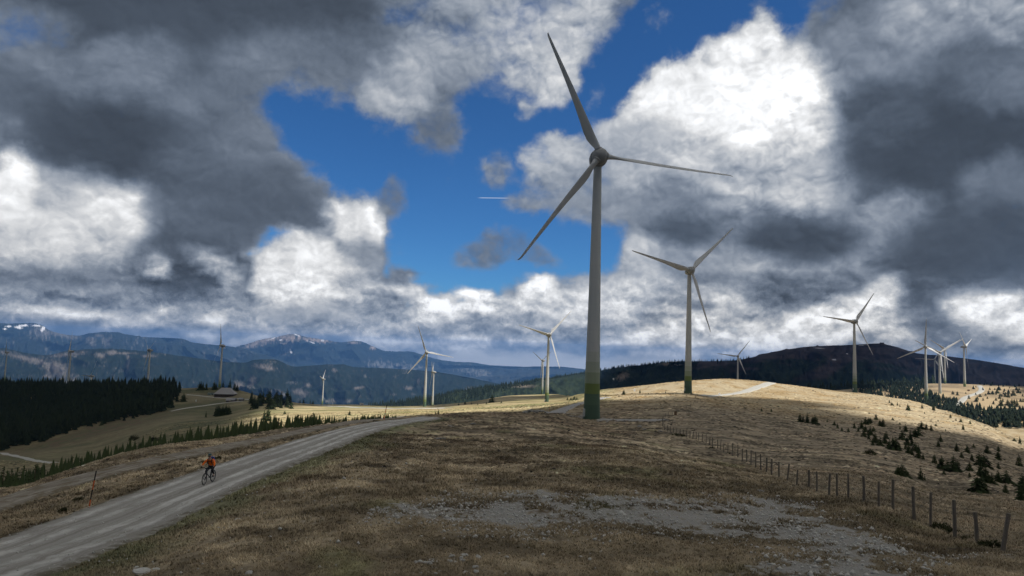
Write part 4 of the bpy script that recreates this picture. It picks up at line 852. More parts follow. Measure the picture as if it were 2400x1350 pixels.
# ------------------------------------------------------------------ spruces
M_bark = material('spruce bark', (.09, .065, .045), .95, .3, 6)
def needle_mat(name, c1, c2):
    mt = bpy.data.materials.new(name); mt.use_nodes = True; t = NT(mt.node_tree); b = t.N['Principled BSDF']; b.inputs['Roughness'].default_value = .9; b.inputs['Specular IOR Level'].default_value = .1
    co = t.n('ShaderNodeTexCoord').outputs['Object']; oi = t.n('ShaderNodeObjectInfo').outputs['Random']
    n = t.noise(co, 9, 4, .7)
    t.put(b.inputs['Base Color'], t.mix(t.m('ADD', t.m('MULTIPLY', n, .8), t.m('MULTIPLY', oi, .3), clamp=True), tuple(c1)+(1,), tuple(c2)+(1,))); return mt
M_needle = needle_mat('spruce needles', (.018, .030, .014), (.052, .070, .026))
M_wood_far = needle_mat('forest needles', (.007, .013, .009), (.022, .031, .015))
def spruce_arrays(seed, layers, nb, width=.24, ragged=.3, low=.05):
    g = np.random.default_rng(seed); V = []; F = []
    for i in range(layers):
        h = low+(1-low-.04)*(i/(layers-1))**.92; rr = width*((1-h)**.8)*(1+ragged*g.normal()*.35)+.014
        for k in range(nb if i < layers*.75 else max(4, nb-3)):
            a = 2*math.pi*(k+g.random()*.9)/nb; L = rr*(1+ragged*g.normal()*.5); L = max(.012, L)
            dz = -L*(.30+.35*g.random())*(1 if h < .75 else .3)+.01*g.normal(); w = L*.42+.012
            d = np.array([math.cos(a), math.sin(a)]); p = np.array([-d[1], d[0]]); z0 = h+.012*g.normal()
            b = len(V)
            V += [(0, 0, z0+.02*(1-h)+.006), (*(d*L*.55+p*w*.5), z0+dz*.45), (*(d*L), z0+dz), (*(d*L*.55-p*w*.5), z0+dz*.45), (*(d*L*.5), z0+dz*.5-.045*(1.1-h))]
            F += [(b, b+1, b+2), (b, b+2, b+3), (b+1, b+4, b+2), (b+4, b+3, b+2)]
    b = len(V); V += [(.012, 0, .93), (-.006, .01, .93), (-.006, -.01, .93), (0, 0, 1.0)]; F += [(b, b+1, b+3), (b+1, b+2, b+3), (b+2, b, b+3)]
    return np.array(V), F
CROWNS = []
for sd_ in range(6):
    wd = [.21, .25, .30, .38, .17, .27][sd_]; V, F = spruce_arrays(100+sd_, 15+sd_ % 3, 9, wd, [.3, .45, .5, .7, .3, .6][sd_], [.10, .04, .03, .02, .12, .05][sd_])
    CROWNS.append(MB().add(V, F))
trunk_mb = lambda: MB().tube([(0, 0, -.12), (0, 0, .1), (.004, 0, .5), (0, 0, .95)], [.022, .019, .011, .003], 6)
crown_me = []; joined_me = []
for cmb in CROWNS:
    o = mesh_obj('crown', cmb.V, cmb.F, M_needle, None, False); crown_me.append(o.data); bpy.data.objects.remove(o)
    tm = trunk_mb(); j = MB().add(cmb.V, cmb.F); nf = len(j.F); j.add(tm.V, tm.F); o = mesh_obj('spruce', j.V, j.F, M_needle, None, False); o.data.materials.append(M_bark)
    for p in o.data.polygons[nf:]: p.material_index = 1
    joined_me.append(o.data); bpy.data.objects.remove(o)
to_ = trunk_mb().build('trunk', M_bark); trunk_me = to_.data; bpy.data.objects.remove(to_)
def spruce(p, h, var, label, group=None, wide=1.0, parts=True, name='spruce', cat='tree'):
    rz = random.random()*6.28; sc_ = (h*wide, h*wide, h)
    if parts:
        r_ = empty(name, p, rz); r_.scale = sc_
        c = bpy.data.objects.new('crown', crown_me[var]); C.objects.link(c); c.parent = r_
        k = bpy.data.objects.new('trunk', trunk_me); C.objects.link(k); k.parent = r_
    else:
        r_ = bpy.data.objects.new(name, joined_me[var]); C.objects.link(r_); r_.location = p; r_.rotation_euler = (0, 0, rz); r_.scale = sc_
    tag(r_, label, cat, group); return r_
def px_spruce(u, v, hpx, label, group=None, var=None, wide=1.0, dmin=0, D=None):
    if D is None: p, D = ground(u, v, f=Zf, dmin=dmin)
    else: q = at(u, v, D); p = np.array([q[0], q[1], float(Zf(q[0], q[1]))])
    h = hpx*D/FPX
    return spruce(p-np.array([0, 0, .02*h]), h*1.04, random.randrange(6) if var is None else var, label, group, wide, hpx > 15)
Z7 = lambda x, y: (1500+x/2.667, 950+y/2.667)
slope = [(1000,105,50),(1020,108,45),(1045,112,55),(1095,120,68),(1080,112,35),(760,38,20),(820,42,20),(1170,105,15),(1215,125,25),(1235,145,30),(1262,160,22),(1303,168,25),(1340,145,32),(1160,132,12),(1385,150,60),(1410,120,40),(1430,115,35),(1475,90,35),(1500,130,35),(1520,135,60),(1440,110,30),(1400,200,70),(1430,215,60),(1470,235,55),(1500,255,60),(1530,240,70),(1460,165,30),(1560,270,60),(1590,280,80),(1600,265,70),(1580,95,18),(1625,150,20),(1660,165,40),(1640,220,70),(1690,220,70),(1720,200,50),(1740,190,50),(1760,150,45),(1790,155,40),(1820,160,35),(1680,300,50),(1700,315,60),(1740,330,70),(1770,345,40),(1850,130,15),(1615,440,70),(1640,445,85),(1665,445,40),(1755,468,80),(1780,470,30),(1840,365,55),(1865,260,40),(1880,230,40),(1885,400,90),(1920,410,70),(1960,420,110),(1985,415,80),(1900,435,30),(2020,155,35),(1980,290,60),(2010,330,40),(2045,300,60),(2085,265,25),(2060,410,50),(2075,350,45),(2060,450,30),(2110,550,130),(2140,550,110),(2165,550,60),(2120,380,100),(2150,385,90),(2170,300,60),(2130,450,100),(2160,480,110),(2180,490,80),(2200,490,70),(2240,480,80),(2240,340,50),(2240,290,35),(2240,400,40),(2290,490,90),(2285,550,70),(2370,380,80),(2340,225,20),(2375,240,40),(2390,520,100),(2380,600,110),(2400,560,120),(1455,250,30),(1540,210,40),(1580,240,40),(1670,250,60),(1620,280,40),(1720,290,70),(1740,300,60),(1660,280,40),(1700,250,50),(1410,170,40),(1365,170,28),(1440,190,50)]
UNIQ = {(1755,468,80): 'lone slim spruce on the brown slope below the dense clump, right of the bushy pair', (1640,445,85): 'taller right spruce of the isolated bushy pair on slope behind the fence', (1615,440,70): 'left spruce of the isolated bushy pair on slope behind the fence',
 (1095,120,68): 'rightmost and tallest spruce of the small far group high on the brown slope', (2020,155,35): 'lone thin spruce on the upper slope right of the far dark clump', (2290,490,90): 'slim upright spruce standing apart at the right of the lower slope clump',
 (2110,550,130): 'broad dark spruce, largest and nearest of the lower slope clump', (2370,380,80): 'dark spruce alone near the right picture edge above the lower clump', (1960,420,110): 'tallest spruce in the middle slope clump above the lone slim spruce'}
for (x, y, h) in slope:
    u, v = Z7(x, y)
    if (x, y, h) in UNIQ: lb, gr = UNIQ[(x, y, h)], 'spruces scattered over the right slope'
    elif x < 1130: lb, gr = 'dark little spruce in the small far group high on the brown slope', 'small far group of spruces'
    elif x < 1345: lb, gr = 'tiny dark spruce in the sparse line leading up to the dense slope clump', 'sparse line of tiny spruces'
    elif x < 1830: lb, gr = 'dark spruce in the dense diagonal clump on the slope behind the middle of the fence', 'dense diagonal spruce clump'
    elif x < 2075: lb, gr = 'dark spruce of the loose middle group between the diagonal clump and the lower right clump', 'loose middle group of spruces'
    else: lb, gr = 'dark spruce of the lower right clump on the slope beyond the nearest fence posts', 'lower right spruce clump'
    px_spruce(u, v, h/2.667*(1.2 if h < 60 else .95), lb, gr, wide=1.25+.45*random.random())
Z4 = lambda x, y: (1800+x/3.4617, 650+y/3.4617)
for (x, y, h) in [(985,1020,25),(1000,1040,30),(1010,1040,22),(1050,1040,25),(1070,1050,20),(1135,1080,50),(1145,1078,35),(1250,1065,40),(1270,1105,15),(1340,1080,50),(1350,1082,35),(1480,1140,30),(1525,1165,25),(1565,1175,30),(1640,1190,30),(1150,1110,10),(820,1110,18),(1120,1130,12),(1380,1170,15),(1440,1250,20),(1070,1195,20),(1010,1160,20),(240,1060,8),(30,1090,20)]:
    px_spruce(*Z4(x, y), h/3.46*1.15, 'small dark spruce on the sunlit ridge crest in front of the right turbine cluster', 'small spruces along the sunlit crest', wide=1.3)
for (x, y, h) in [(1500,950,30),(1537,958,34),(1605,945,15),(1630,985,30),(1685,955,20),(1720,970,25),(1690,1010,40),(1780,985,20),(1800,915,25),(1820,950,30),(1790,950,35),(1860,940,40),(1920,920,20),(1950,930,20),(2030,940,40),(1990,960,50),(1880,985,40),(1925,970,40),(1950,975,45),(1850,1000,25),(1830,1030,30),(1890,1045,60),(1945,1040,50),(1980,1050,60),(2020,1050,60),(2000,1030,40),(2050,1010,30),(2070,1010,30),(1960,900,15),(2040,915,20),(1745,1000,25),(1765,960,20),(1840,915,20),(1905,1010,30),(1700,990,25)]:
    px_spruce(*Z4(x, y), h/3.46*1.1, 'small dark spruce on the pale sunlit plateau around the winding road', 'spruces on the sunlit plateau', wide=1.5, dmin=640)
Z1 = lambda x, y: (x/3.97, 700+y/3.97)
HT = ['leftmost dark spruce of the pair with fused crowns on top of the hut hill', 'second dark spruce on top of the hut hill, fused with its left neighbour', 'dark spruce closing the fused group on the hut hill from the right', 'cone shaped spruce standing free between the fused group and the grey turbine', 'dark spruce just left of the grey turbine on the hut hill', 'lower dark spruce touching the left side of the grey turbine foot', 'dark spruce just right of the grey turbine foot on the hut hill', 'tallest dark spruce right behind the hipped roof building', 'left spruce of the last pair down the right flank of the hut hill', 'right spruce of the last pair down the right flank of the hut hill']
for (x, y, h), lb in zip([(1858,830,60),(1872,830,62),(1890,830,58),(1920,828,58),(1990,850,68),(2010,848,50),(2072,855,62),(2135,868,82),(2180,872,62),(2204,872,52)], HT):
    u, v = Z1(x, y); px_spruce(u, v, h/3.97*1.35, lb, 'spruces on top of the hut hill', D=1140, wide=1.1)
px_spruce(*Z1(1915, 1105), 16, 'lone thin spruce in the olive meadow below the huts', var=4, dmin=300); px_spruce(*Z1(1708, 932), 22, 'dark broad spruce beside the path left of the huts', var=3, D=1000, wide=1.2); px_spruce(*Z1(945, 1180), 14, 'dark spruce at the lower edge of the big forest', dmin=300, wide=1.3)
for i in range(16): px_spruce(505+i*2.1+random.random()*2, 974+random.random()*3-(i*.3), 17+random.random()*9, 'dark spruce in the small grove in front of the little hut roofs', 'grove in front of the huts', dmin=300)
for i in range(34): px_spruce(580+random.random()*105, 946+random.random()*14-abs(i-17)*.3, 18+random.random()*18, 'dark spruce of the grove right of the huts at the meadow edge', 'grove right of the huts', dmin=300)
for u in (703, 711, 727, 733): px_spruce(u, 948, 10+random.random()*5, 'tiny dark spruce on the far meadow edge left of the side on turbine', 'tiny spruces on the far meadow edge', D=1200)
px_spruce(628, 987, 34, 'large sunlit spruce on the meadow flank below the grove', var=1, dmin=200, wide=1.3); px_spruce(619, 984, 24, 'smaller spruce leaning against the large sunlit one', var=2, dmin=200)
px_spruce(819, 975, 14, 'small bushy spruce alone in the middle of the yellow meadow', var=3, dmin=200); px_spruce(667, 971, 9, 'tiny round spruce on the left part of yellow meadow', var=3, dmin=200, wide=1.5)
px_spruce(1021, 976, 13, 'left smaller spruce of the pair behind the road crest', var=1, dmin=170, wide=1.2); px_spruce(1027, 977, 17, 'right taller spruce of the pair behind the road crest', var=2, dmin=170, wide=1.3)
px_spruce(1153, 944, 19, 'broad dark spruce pair seen as one on the sunlit band left of the middle', var=3, D=900, wide=1.3)
for u, v, h in ((1075,950,5),(1090,948,8),(1105,948,5),(1120,949,4),(1140,947,5),(1175,945,5),(1330,938,7),(1338,938,6),(1346,937,8),(1352,937,6),(1462,925,10),(1500,922,9),(1520,925,4),(1560,921,4)):
    px_spruce(u, v, h*1.2, 'tiny dark spruce on the distant sunlit band between the turbines', 'tiny spruces on the distant band', dmin=250, wide=1.4)
# the tips of the spruces that stand on the drop behind the road
tips = [(600+x/3.97, 700+y/3.97) for x, y in [(20,1215),(45,1210),(75,1215),(125,1190),(165,1165),(215,1100),(240,1130),(285,1145),(310,1150),(345,1180),(390,1070),(435,1120),(485,1090),(515,1075),(535,1055),(570,1110),(595,1130),(625,1100),(670,1140),(700,1150),(735,1115),(765,1120),(785,1120),(820,1140),(865,1125),(900,1105),(920,1105),(937,1110),(995,1080),(1020,1090),(1065,1095),(1080,1090),(1103,1080),(1135,1070),(1160,1095),(1225,1090),(1250,1100)]]
tips += [(x/3.4286, 1000+y/3.4286) for x, y in [(35,310),(60,340),(100,330),(145,320),(200,300),(240,340),(290,290),(330,320),(360,310),(410,330),(450,310),(490,280),(540,285),(585,230),(650,245),(700,250),(740,270),(780,270),(835,230),(870,255),(900,250),(940,220),(985,195),(1010,225),(1050,230),(1085,225),(1110,210),(1160,170),(1190,200),(1230,190),(1260,150),(1300,150),(1330,140),(1370,120),(1400,120),(1440,110),(1480,95),(1520,95),(1560,130),(1600,100),(1640,120),(1690,115),(1740,120),(1785,95),(1850,100),(1905,90),(1950,30),(2000,30),(2050,40),(2100,30),(2160,10),(2200,20),(2250,0),(2300,5),(2340,-5)]]
for (u, v) in tips:
    D = np.interp(u, [0, 500, 620, 960], [120, 135, 150, 215])*(1+.12*random.random()); P = at(u, v, D); zg = float(Zf(P[0], P[1])); h = P[2]-zg
    if u < 300: lb = 'dark spruce tip rising behind the far edge of the old track, left of the cyclist'
    elif u < 600: lb = 'dark spruce in the row behind the road edge, above the cyclist'
    else: lb = 'green spruce of the row lining the road edge in front of the yellow meadow'
    spruce((P[0], P[1], zg), max(h, 1.2), random.choice([0, 1, 1, 5, 2]), lb, 'row of spruces behind the road edge', (.62 if u < 560 else 1.6)+.2*random.random(), True)
# woods read as one mass
def low_tree_arrays(P, Hh, Wd, g, sides=6):
    n = len(P); V = []; F = []; base = 0; a = np.linspace(0, 2*np.pi, sides, endpoint=False)[None, :]+g.random((n, 1))*6
    for k, (z0, z1, w) in enumerate(((.04, .46, 1.0), (.28, .72, .72), (.5, 1.0, .45))):
        rad = Wd[:, None]*w*(1+.35*g.normal(size=(n, sides)).clip(-1, 1))
        ring = np.stack([P[:, 0:1]+rad*np.cos(a), P[:, 1:2]+rad*np.sin(a), P[:, 2:3]+Hh[:, None]*(z0+.07*g.random((n, sides)))], -1)
        tip = np.stack([P[:, 0], P[:, 1], P[:, 2]+Hh*z1], -1)[:, None, :]
        blk = np.concatenate([ring, tip], 1); V.append(blk.reshape(-1, 3)); id0 = base+np.arange(n)[:, None]*(sides+1)
        j = np.arange(sides)[None, :]; F.append(np.stack([id0+j, id0+(j+1) % sides, np.broadcast_to(id0+sides, (n, sides))], -1).reshape(-1, 3)); base += n*(sides+1)
    return np.concatenate(V), np.concatenate(F)
def wood(name, n, yr, ar, keep, hr, label, cat='forest', wr=.2, seed=1, mat=None):
    g = np.random.default_rng(seed); y = np.exp(g.uniform(math.log(yr[0]), math.log(yr[1]), n)); a = g.uniform(ar[0], ar[1], n); x = a*y; z = Zs(x, y)
    P = np.stack([x, y, z], 1); pu, pv = proj(P); k = keep(pu, pv, x, y, g); P = P[k]; m_ = len(P)
    Hh = g.uniform(hr[0], hr[1], m_)*(1+.25*g.normal(size=m_).clip(-1, 1.5)); Wd = Hh*wr*(1+.3*g.random(m_))
    V, F = low_tree_arrays(P, Hh, Wd, g); o = mesh_obj(name, V, F, mat or M_wood_far, None, False); tag(o, label, cat, kind='stuff'); return o
front = lambda u: np.interp(u, [-300, 0, 60, 100, 200, 300, 360, 400, 425], [1066, 1052, 1040, 1030, 998, 978, 966, 955, 928])
wood('forest', 15000, (640, 1330), (-1.05, -.47), lambda u, v, x, y, g: (u < 402+16*g.normal(size=len(u))) & (v < front(u)+4*g.normal(size=len(u))), (11, 19), 'dense dark spruce forest covering the left hillside', wr=.17, seed=2)
def young_stand():
    g = np.random.default_rng(3); n = 1900; u = g.uniform(-260, 930, n); D = g.uniform(98, 215, n); lip = np.interp(u, [-300, 0, 200, 400, 520, 620, 720, 820, 900, 960], [1228, 1150, 1098, 1042, 1028, 1013, 1000, 988, 980, 976])
    vt = lip-(44*g.random(n)**1.7-5)*np.interp(u, [0, 560, 700, 800, 930], [1.15, 1.05, .95, .5, .25]); P = np.array([at(a, b_, d) for a, b_, d in zip(u, vt, D)]); zg = Zs(P[:, 0], P[:, 1]); h = P[:, 2]-zg; k = (h > 2) & (h < 13)
    P = P[k]; h = h[k]; P[:, 2] = zg[k]; V, F = low_tree_arrays(P, h, h*(.13+.05*g.random(len(h)))+.2, g, 7)
    o = mesh_obj('young_forest', V, F, M_needle, None, False); tag(o, 'dark band of young spruces below the road edge at the left', 'forest', kind='stuff')
young_stand()
wood('scrub_forest', 9500, (690, 1500), (.42, 1.05), lambda u, v, x, y, g: (in_px(u, v, [(2000, 905), (2110, 899), (2170, 893), (2172, 912), (2130, 920), (2190, 928), (2235, 944), (2265, 958), (2330, 968), (2420, 985), (2700, 1010), (2700, 1120), (2420, 1060), (2330, 1012), (2240, 976), (2100, 940), (2000, 924)], 4) > g.random(len(u))) | ((u > 2190) & (v > 965) & (y > 690)), (5, 10), 'dense spruce forest in the dip between the sunlit crest and the plateau', wr=.26, seed=4)
wood('sparse_forest', 520, (900, 1500), (.50, .95), lambda u, v, x, y, g: (u > 2262) & (v < 975) & (fbm(x/60, y/60, 3, 7) > .02), (3.5, 7), 'scattered little spruces over the pale plateau at the right edge', wr=.32, seed=5)
wood('dark_forest', 3000, (1480, 2100), (.30, .62), lambda u, v, x, y, g: (u > 1860), (12, 18), 'dark flat forest behind the crest in front of the big mountain', wr=.2, seed=6)
def crest_wood():
    g = np.random.default_rng(9); u = g.uniform(860, 1760, 2400); dn = g.exponential(4.5, 2400)*np.interp(u, [860, 1300, 1500, 1600, 1760], [1.6, 1.4, 1.0, .55, .25]); keep = g.random(2400) < np.interp(u, [860, 1560, 1620, 1760], [1, 1, .3, .15])
    u, dn = u[keep], dn[keep]; v = np.interp(u, F1P[:, 0], F1P[:, 1])+dn; D = np.interp(u, [820, 1100, 1400, 1600, 1900], [2300, 2600, 3000, 3400, 4200])-dn*9
    P = np.array([at(a, b_+1.5, d) for a, b_, d in zip(u, v, D)]); Hh = g.uniform(9, 20, len(u)); V, F = low_tree_arrays(P-np.array([0, 0, 6.]), Hh+6, Hh*.2, g, 5)
    o = mesh_obj('ridge_forest', V, F, M_wood_far, None, False); tag(o, 'dark conifers along the skyline of the far ridge', 'forest', kind='stuff')
crest_wood()

# ------------------------------------------------------------------ fence
M_post = material('weathered fence wood', (.15, .13, .108), .9, .35, 14, .01); M_wire = material('rusty wire', (.10, .08, .07), .6, .2, 3, metal=.5)
fpx = [(2350,1293,1207,17),(2290,1272,1203,-4),(2238,1258,1176,0),(2181,1238,1157,3),(2143,1218,1144,-1),(2093,1194,1127,2),(2060,1187,1131,1),(2025,1175,1118,-1),(1988,1168,1113,0),(1962,1164,1112,-1),(1943,1162,1112,2),(1914,1154,1107,1),(1896,1143,1103,0),(1867,1137,1102,3),(1845,1127,1088,5),(1826,1120,1084,0),(1808,1113,1077,1),(1796,1108,1074,1),(1783,1102,1066,-1),(1771,1096,1061,0),(1760,1090,1057,1),(1750,1084,1055,0),(1740,1081,1053,0),(1729,1074,1044,0),(1716,1069,1040,1),(1706,1062,1039,0),(1696,1060,1040,0),(1688,1055,1031,2),(1682,1051,1031,0),(1670,1048,1026,0),(1663,1044,1024,1),(1655,1040,1018,0),(1646,1036,1018,0),(1638,1034,1015,-1),(1632,1031,1013,0),(1624,1030,1012,1),(1617,1027,1011,0),(1609,1025,1009,0),(1601,1022,1008,0),(1594,1021,1006,0),(1586,1019,1005,0),(1578,1016,1002,1),(1571,1014,1000,0),(1564,1011,998,0),(1558,1008,994,0),(1554,1004,990,0),(1552,999,985,0),(1552,994,981,0),(1553,989,977,0),(1556,984,973,0),(1560,979,969,0),(1566,975,966,0),(1576,972,964,0),(1590,967,960,0),(1600,963,956,0),(1609,958,951,0),(1618,954,947,0),(1626,949,943,0),(1634,945,939,0),(1642,941,935,0),(1650,937,931,0)]
fence = empty('wire_fence'); tops = []
f0, _ = ground(1700, 1062, f=Zf); fence.location = f0
for i, (u, v, vt, du) in enumerate(fpx):
    p, D = ground(u, v, f=Zf); h = (v-vt)*D/FPX*1.03; h = min(max(h, .9), 1.75); dx = du*D/FPX
    b = Vector(p-f0); r0 = .062 if i else .085; r0 *= .95+.4*random.random()
    t_ = b+Vector((dx, random.uniform(-.04, .04), h)); mb = MB(); n = 7; mids = b.lerp(t_, .5)+Vector((random.uniform(-.02, .02), 0, 0))
    mb.tube([b-Vector((0, 0, .35)), b, mids, t_-Vector((0, 0, .02)), t_], [r0*1.02, r0, r0*.93, r0*.9, r0*.6], n)
    mb.build('post', M_post, fence); tops.append((b, t_))
for fr in (.9, .62, .3):
    mb = MB()
    for (b0_, t0_), (b1_, t1_) in zip(tops[:-1], tops[1:]):
        a = b0_.lerp(t0_, fr)-Vector((0, .07, 0)); c = b1_.lerp(t1_, fr)-Vector((0, .07, 0)); mb.tube([a, (a+c)/2-Vector((0, 0, .03)), c], .0045, 4, False)
    mb.build('wire', M_wire, fence)
tag(fence, 'long wire fence of leaning grey wooden posts winding up the slope at the right', 'fence')

# ------------------------------------------------------------------ stones
M_stone = material('pale limestone', (.46, .45, .42), .9, .3, 5, .03); M_stone2 = material('grey rock', (.22, .215, .20), .9, .35, 4, .05)
stone_me = []
for k in range(7):
    bm = bmesh.new(); bmesh.ops.create_icosphere(bm, subdivisions=3, radius=.5); g = np.random.default_rng(k+40); off_ = g.random(3)*50
    for vt in bm.verts:
        c = vt.co; n = float(fbm(np.array([c.x*2.2+off_[0]+c.z]), np.array([c.y*2.2+off_[1]-c.z]), 3, k)[0]); n2 = float(fbm(np.array([c.x*6+off_[2]]), np.array([c.y*6+c.z*4]), 2, k+5)[0])
        vt.co = c*(1+n*.5+n2*.12); vt.co.z = round(vt.co.z*5)/5*.4+vt.co.z*.6
    me = bpy.data.meshes.new('stone'); bm.to_mesh(me); bm.free(); me.materials.append(M_stone); stone_me.append(me)
def stone(u, v, wpx, label, group=None, flat=.55, mat=None, name='stone', dmin=0, ew=1.0):
    p, D = ground(u, v, f=Zf, dmin=dmin); w = wpx*D/FPX; me = random.choice(stone_me)
    if mat: me = me.copy(); me.materials.clear(); me.materials.append(mat)
    o = bpy.data.objects.new(name, me); C.objects.link(o); o.location = p+np.array([0, 0, w*flat*.12]); o.rotation_euler = (random.uniform(-.2, .2), random.uniform(-.2, .2), random.random()*6.28 if ew == 1 else random.uniform(-.3, .3))
    o.scale = (w*1.05, w*.8*ew, w*flat); tag(o, label, 'stone', group)
Z6 = lambda x, y: (700+x/3, 950+y/3)
for (x, y, w) in [(825,1105,35),(855,1103,45),(890,1110,40),(920,1112,45),(930,1092,40),(945,1100,25)]: stone(*Z6(x, y), w/3, 'white stone in the left heap of the pale stone cluster at the bottom edge', 'left heap of white stones')
for (x, y, w) in [(1078,1065,45),(1050,1090,20),(1070,1098,35),(1100,1080,20),(1165,1060,50),(1140,1075,40),(1155,1092,40),(1110,1108,35),(1090,1100,20)]: stone(*Z6(x, y), w/3, 'white stone in the middle heap of the pale stone cluster at the bottom edge', 'middle heap of white stones')
for (x, y, w) in [(965,1145,20),(985,1165,18),(965,1183,25),(1000,1165,15),(890,1160,15),(915,1175,20),(858,1182,25),(940,1185,12)]: stone(*Z6(x, y), w/3, 'small white stone below the left heap near the bottom edge', 'small white stones below the heap')
for (x, y, w), lb in zip([(1262,1068,45),(1275,1078,30),(1465,1070,35),(1243,1138,40),(1250,1172,40),(1170,1182,45),(890,993,20),(2050,1083,30)],
    ['larger pale stone just right of the middle heap', 'smaller pale stone touching the larger one right of the middle heap', 'greyish stone apart in the grass right of the whole cluster', 'upper one of two round white stones right of the small stones', 'lower flatter one of two white stones near the bottom edge', 'grey stone at the bottom edge below the middle heap', 'small grey stone alone above the left heap', 'single white stone in the grass below the gravel patch']): stone(*Z6(x, y), w/3, lb, 'pale stones in the grass')
Z5 = lambda x, y: (x/3.4286, 1000+y/3.4286)
for (x, y, w, f), lb in zip([(1100,1138,55,.5),(1150,1170,210,.18),(1245,1150,90,.25),(2000,1180,62,.5),(1370,845,15,.5),(945,1082,22,.5),(1355,987,22,.5),(1990,775,32,.3),(1985,547,16,.5),(2170,885,28,.5),(1910,742,45,.25)],
    ['rounded pale stone behind the flat slab at the lower left edge', 'wide flat grey slab lying at the bottom edge below the road', 'small slab touching the wide flat slab on its right', 'rounded white stone at bottom edge right of the flat slab', 'tiny white stone on the green road verge', 'small stone in the grass between verge and flat slab', 'small white stone above the flat slab', 'flat pale stone in the grass far above the slab', 'tiny white stone on the verge near the road', 'small round stone in the brown grass right of the verge', 'flat grey stone beside the verge']): stone(*Z5(x, y), w/3.43, lb, 'pale stones near the road', f)
for (x, y, w), lb in zip([(105,802,35),(860,572,30),(905,575,15),(100,1045,25),(1135,1045,20)], ['white stone at the front edge of the gravel patch', 'white stone at the far edge of the gravel patch near the fence', 'tiny stone beside the white one at the far edge of gravel', 'pale stone in the grass below the gravel patch', 'small pale stone low on the gravel tongue']): stone(*Z7(x, y), w/2.667, lb, 'pale stones by the gravel')
for (u, v, w), lb in zip([(1232,968,18),(1244,966,22),(1258,967,20),(1270,966,16),(1281,968,14)], ['leftmost dark rock of the low outcrop left of the nearest turbine', 'largest dark rock of the low outcrop on the mound crest', 'middle rock of the low outcrop on the mound crest', 'fourth rock of the low outcrop on the mound crest', 'rightmost small rock of the low outcrop beside the grey road']): stone(u, v, w, lb, 'rocks of the low outcrop', .5, M_stone2, 'rock', 120)
stone(1032, 1030, 34, 'flat grey slab half sunk in the brown mound', None, .22, M_stone2, 'rock'); stone(1108, 994, 15, 'small flat rock on the upper brown mound', None, .3, M_stone2, 'rock'); stone(1058, 1000, 24, 'flat pale rock beside the road crest', None, .15, M_stone2, 'rock')
for (u, v, w), lb in zip([(1500, 1001, 14), (1509, 1007, 12), (1548, 1012, 13), (1785, 1153, 20)], ['dark rock on the slope right of the nearest turbine', 'dark rock just below its neighbour right of the nearest turbine', 'dark rock beside the bend of the fence', 'dark flat rock above the gravel patch']): stone(u, v, w, lb, 'dark rocks by the fence', .4, M_stone2, 'rock')
# loose gravel and chips
def gravel():
    g = np.random.default_rng(77); n = 26000; pg = GP[0]; x = g.uniform(pg[:, 0].min(), pg[:, 0].max(), n); y = g.uniform(pg[:, 1].min(), pg[:, 1].max(), n)
    k = (sdf_poly(x, y, pg)+fbm(x/3, y/3, 3, 5)*3 > -.4) & (fbm(x/2.2, y/2.2, 3, 15)+g.normal(size=n)*.3 > -.1)
    x, y = x[k], y[k]; w = g.exponential(.023, len(x))+.016
    xr = g.uniform(-30, 12, 6000); yr = g.uniform(17, 75, 6000); kr = road_mask(xr, yr, .3) > .5; x = np.r_[x, xr[kr]]; y = np.r_[y, yr[kr]]; w = np.r_[w, g.exponential(.014, kr.sum())+.018]
    xs = g.uniform(-17, 17, 900); ys_ = g.uniform(17, 60, 900); x = np.r_[x, xs]; y = np.r_[y, ys_]; w = np.r_[w, g.exponential(.02, 900)+.02]
    z = Zf(x, y)+.012; n = len(x)
    oc = np.array([(1, 0, 0), (0, 1, 0), (-1, 0, 0), (0, -1, 0), (0, 0, .7), (0, 0, -.5)], float)
    V = oc[None]*(w[:, None, None])*(1+.35*g.normal(size=(n, 6, 1)).clip(-1, 1)); a = g.random(n)*6.28; ca, sa = np.cos(a)[:, None], np.sin(a)[:, None]
    V = np.stack([V[..., 0]*ca-V[..., 1]*sa+x[:, None], V[..., 0]*sa+V[..., 1]*ca+y[:, None], V[..., 2]+z[:, None]+(.0*w)[:, None]+(x < -7)[:, None]*.07], -1).reshape(-1, 3)
    f = np.array([(0, 1, 4), (1, 2, 4), (2, 3, 4), (3, 0, 4), (1, 0, 5), (2, 1, 5), (3, 2, 5), (0, 3, 5)]); F = (np.arange(n)[:, None, None]*6+f[None]).reshape(-1, 3)
    o = mesh_obj('gravel', V, F, M_stone, None, False); tag(o, 'loose pale stone chips strewn over the bare patch and road', 'gravel', kind='stuff')
gravel()

